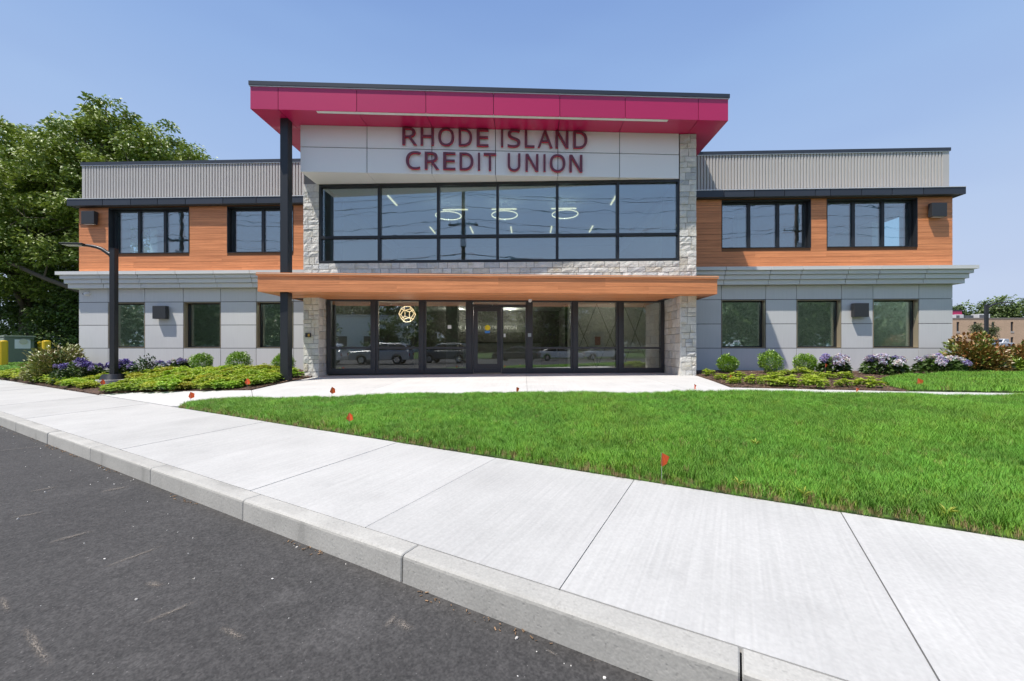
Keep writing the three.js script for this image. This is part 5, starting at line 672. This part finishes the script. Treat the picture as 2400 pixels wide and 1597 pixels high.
// ---------------------------------------------------------------- beyond the right wing
struct('parking_lot', sheet([[15, -22], [70, -16], [150, -60], [150, -96], [60, -96], [15, -60]], (x, z) => farY(x, z) + .06, 12), std(lin(.24, .23, .22), .9), 'pale worn parking lot beyond the right wing', 'parking lot');
car('pickup_truck', 'white pickup truck parked facing the camera before the tan building', 'pickup truck', 'pickup', lin(.78, .78, .78), [82.6, fY(0, -72) + .08, -72.5], .45, 'vehicles in the far lot');
car('parked_car', 'dark red car parked half behind the bronze-tipped shrub', 'car', 'sedan', lin(.10, .012, .02), [77, fY(0, -72) + .08, -72.8], -.25 + Math.PI, 'vehicles in the far lot');
car('parked_car', 'dark car cut by the right edge of the view in the far lot', 'car', 'sedan', lin(.03, .01, .018), [87.5, fY(0, -72) + .08, -72], -.9, 'vehicles in the far lot');
{
  const b = thing('tan_building', 'two-storey tan brick building with narrow windows beyond the right parking lot', 'building', [0, 0, 0]); const br = tex(256, 256, (u, v) => { const row = Math.floor(v * 32), k = .72 + .06 * hash(Math.floor(u * 16 + row * .5), row, 7) + .05 * (fbm(u, v, 4, 4, 3, 8) - .5); return [k * 1.02, k * .88, k * .74]; }, true, 2.4); const bm = std(lin(.86, .84, .82), .9, { map: br });
  const xs = [93.98, 97.56, 101.35, 105.27, 109.1, 112.9, 116.7, 90.2, 86.5], holes = []; xs.forEach((x) => { holes.push([x - .3, x + .3, 4.5, 6.55]); holes.push([x - .3, x + .3, 1.5, 3.22]); });
  const w = part(b, 'wall', metricUV(wallXY(83, 124, -.4, 7.25, -104, -90, holes)), bm); part(b, 'parapet_cap', bx(82.9, 124.1, 7.25, 7.42, -104.1, -89.9), std(lin(.2, .18, .17), .7));
  holes.forEach(([x0, x1, y0, y1]) => { const f = part(b, 'window', ring(x0, x1, y0, y1, .05, -90.3, -90.15), M.black); part(f, 'pane', bx(x0 + .05, x1 - .05, y0 + .05, y1 - .05, -90.24, -90.21), std(lin(.03, .035, .04), .1)); part(f, 'sill', bx(x0 - .06, x1 + .06, y0 - .35, y0, -90.2, -89.93), std(lin(.36, .33, .30), .8)); });
  const ac = (label, x0, x1, y1, m) => { const t = thing('rooftop_unit', label, 'rooftop unit', [(x0 + x1) / 2, 7.42, -92.5]); const h = (x1 - x0) / 2; part(t, 'casing', rbx(-h, h, 0, y1 - 7.42, -.8, .8, .05), m); part(t, 'louvre', bx(-h * .9, -h * .1, .15, y1 - 7.62, .801, .83), std(lin(.12, .12, .13), .7)); part(t, 'curb', bx(-h * .9, h * .9, -.001, .06, -.9, .9), M.blackSatin); };
  ac('small white rooftop unit on the tan building nearest the corner', 95.3, 97.0, 8.3, std(lin(.55, .55, .55), .6)); ac('dark rooftop unit in the middle of the tan building roof', 97.4, 99.1, 8.1, std(lin(.08, .09, .1), .6)); ac('long white rooftop unit right of the lamp post', 100.2, 102.6, 8.4, std(lin(.58, .58, .57), .6));
  const s = thing('red_sign_box', 'small bright red box sign peeking past the right wall corner', 'sign', [100.2, 7.4, -96]); part(s, 'box', bx(-2.9, -.75, .55, 1.95, -1.6, 1.6), M.red[1]); part(s, 'cap', bx(-3, -.65, 1.95, 2.2, -1.7, 1.7), M.black); part(s, 'support', bx(-2.4, -1.2, -.2, .549, -1.2, 1.2), M.panel[0]);
  const GS = 'young street trees in the far lot'; [[76.4, -70.2, 'young narrow tree left of the far lamp post'], [79.0, -70.4, 'young narrow tree right of the far lamp post']].forEach(([x, z, l], i) => tree('young_tree', l, [x, fY(x, z), z], 2.0, .06, [[0, 2.9, 0, .95, 1.2, .9], [0, 3.8, 0, .7, .9, .7]], 60, 34, .17, .42, [[.07, .10, .03], [.17, .19, .07]], 601 + i, { group: GS, forks: 3, noTwigs: true }));
  const GF = 'trees beyond the tan building'; [[116, -112, 12.0, 3.6, 'dark tree behind the corner of the tan building'], [117, -114, 9.5, 4.5, 'low rounded tree behind the middle of the tan roof'], [134, -118, 15, 4.4, 'tall airy tree right of the far lamp arm'], [143, -116, 15.5, 5, 'full green tree at the right edge behind the tan building'], [122, -121, 10, 5, 'hazy green tree between the rooftop units']].forEach(([x, z, h, w, l], i) => tree('distant_tree', l, [x, .6, z], h * .4, .3, [[0, h * .78, 0, w, h * .24, w], [-w * .5, h * .62, 0, w * .7, h * .24, w * .7], [w * .5, h * .6, 0, w * .75, h * .24, w * .7]], 90, 40, .65, 1.5, [[.07, .12, .03], [.2, .27, .07]], 620 + i, { group: GF, forks: 2, noTwigs: true }));
  tree('young_tree', 'green tree whose branch tips enter at the right edge of the view', [51.5, .0, -37], 2.2, .1, [[0, 3.6, 0, 2.2, 1.3, 1.8], [-1.6, 3.4, 0, 1.6, .6, 1.2]], 60, 45, .2, .5, OAK, 640, { forks: 3, noTwigs: true });
}
// ---------------------------------------------------------------- behind the camera: what the glass mirrors
{
  const wp = std(lin(.12, .095, .075), .95), GP = 'utility poles along the road behind the camera'; const poles = [[-34.5, 12.4, 'far left'], [-5.5, 11.5, 'middle'], [25, 11.4, 'far right']];
  poles.forEach(([x, z, w]) => { const t = thing('utility_pole', `${w} wooden utility pole mirrored in the upper windows`, 'utility pole', [x, -.55, z], 0, GP); part(t, 'pole', tube([[0, -.3, 0], [0, 8, 0], [0, 15.5, 0]], [.22, .19, .15], 10), wp); part(t, 'crossarm', rbx(-1.3, 1.3, 12.05, 12.2, -.17, -.05, .01), wp); for (const [a, y] of [[-1.15, 12.2], [-.5, 12.2], [.5, 12.2], [1.15, 12.2]]) part(t, 'insulator', new THREE.CylinderGeometry(.035, .05, .16, 8).translate(a, y + .08, -.11), M.inGrey); part(t, 'transformer_can', new THREE.CylinderGeometry(.26, .26, .9, 14).translate(.05, 10.6, -.42), M.galv); });
  const wm = std(lin(.015, .015, .015), .7); const span = (a, b, ya, dz, sag, rad, seed) => { const p = []; for (let i = 0; i <= 18; i++) { const k = i / 18; p.push(V3(a[0] + (b[0] - a[0]) * k, ya - .55 - sag * 4 * k * (1 - k), a[1] + (b[1] - a[1]) * k + dz)); } return tube(p, p.map(() => rad), 4); };
  [[15.0, -.1, .5, .02], [14.6, -.6, .9, .02], [14.1, .9, .55, .02], [12.4, -1.1, .8, .02], [12.4, .6, 1.1, .02], [9.6, -.2, .7, .035], [9.1, -.25, 1.1, .04], [8.4, .2, .8, .026], [7.7, .25, 1.1, .03]].forEach(([y, dz, sag, rad], i) => [[[-75, 13.5], poles[0]], [poles[0], poles[1]], [poles[1], poles[2]], [poles[2], [75, 11]]].forEach(([a, b], k) => single('power_line', span(a, b, y, dz, sag + .15 * ((i + k) % 3), rad), wm, `${['topmost', 'second', 'third', 'fourth', 'fifth', 'sixth', 'seventh', 'eighth', 'lowest'][i]} overhead wire mirrored in the windows, span ${['left of the far left pole', 'from the far left to the middle pole', 'from the middle to the far right pole', 'right of the far right pole'][k]}`, 'wire', [0, 0, 0], 'overhead wires behind the camera')));
  const GC = 'cars parked behind the camera', ry = -.52;
  car('parked_car', 'silver sport utility car mirrored in the second shop front bay', 'car', 'suv', lin(.42, .43, .45), [-8.6, ry, 9.0], .1, GC); car('parked_car', 'dark grey sport utility car mirrored in the third shop front bay', 'car', 'suv', lin(.10, .11, .12), [-3.4, ry, 11.6], .35, GC); car('parked_car', 'white sport utility car mirrored in the leftmost shop front bay', 'car', 'suv', lin(.7, .7, .7), [-13.8, ry, 8.6], .05, GC); car('parked_car', 'white sedan mirrored in the bay right of the door', 'car', 'sedan', lin(.7, .7, .72), [8.2, ry, 16.5], Math.PI + .2, GC); car('parked_car', 'second white sedan mirrored farther right of the door', 'car', 'sedan', lin(.65, .65, .66), [14.0, ry, 19.5], Math.PI + .1, GC); car('parked_car', 'black car mirrored in the side light of the door', 'car', 'sedan', lin(.03, .03, .035), [3.4, ry, 15.5], .4, GC);
  struct('verge', sheet([[-90, 24], [90, 24], [90, 36], [-90, 36]], (x, z) => -.44 + (z - 24) * .04, 8), M.turf, 'grass verge behind the camera', 'verge');
  const wb = thing('white_building', 'white low commercial building behind the camera mirrored in the shop front', 'building', [0, 0, 0]); part(wb, 'wall', wallXY(-34, -9, -.3, 7.2, 58, 74, []), std(lin(.68, .69, .7), .7)); part(wb, 'roof_edge', bx(-34.2, -8.8, 7.2, 7.5, 57.8, 74.2), M.galv); for (const x of [-31, -26, -21, -16, -11.8]) part(wb, 'window', bx(x - .9, x + .9, 1.2, 3.2, 57.95, 57.99), M.black);
  [[-33, 84], [-22, 86], [-12, 84]].forEach(([x, z], i) => tree('roadside_tree', `tall tree behind the white building, ${['left', 'middle', 'right'][i]} of three`, [x, .3, z], 5, .3, [[0, 11, 0, 6, 5, 5], [-3, 8, 0, 5, 4, 4], [3.5, 8.5, 0, 5, 4, 4]], 120, 42, .75, 1.6, DARK, 740 + i, { group: 'trees behind the camera', forks: 2, noTwigs: true }));
  const bb = thing('brown_building', 'long dark brown building behind the camera mirrored beside the door', 'building', [0, 0, 0]); part(bb, 'wall', wallXY(-6, 34, -.3, 5.2, 62, 74, []), std(lin(.075, .06, .05), .8)); part(bb, 'blue_band', bx(-6, 34, 3.6, 4.0, 61.9, 61.99), std(lin(.03, .08, .16), .6)); part(bb, 'roof_edge', bx(-6.2, 34.2, 5.2, 5.5, 61.8, 74.2), M.blackSatin);
  const GT = 'trees behind the camera'; for (let i = 0; i < 18; i++) { const x = -84 + i * 9.6 + (i % 3) * 1.6, z = 50 + (i * 7) % 11, front = x > -38 && x < -6; const h = front ? 7 : 12.5 + (i * 5) % 4, w = front ? 3 : 6.4; tree('roadside_tree', `leafy tree number ${['one', 'two', 'three', 'four', 'five', 'six', 'seven', 'eight', 'nine', 'ten', 'eleven', 'twelve', 'thirteen', 'fourteen', 'fifteen', 'sixteen', 'seventeen', 'eighteen'][i]} from the left in the row across the road`, [x, .0, front ? 46 : z], h * .3, .26, [[0, h * .7, 0, w, h * .3, w * .8], [-w * .5, h * .34, 0, w * .8, h * .34, w * .7], [w * .55, h * .36, 0, w * .8, h * .36, w * .7]], front ? 60 : 190, 42, front ? .4 : .7, front ? .9 : 1.6, DARK, 700 + i, { group: GT, forks: 2, noTwigs: true, minY: .2 }); }
}
console.log('surroundings done');

scene.traverse((o) => { if (o.isMesh) { o.castShadow = true; o.receiveShadow = true; } });
console.log('scene built');
renderer.render(scene, camera);
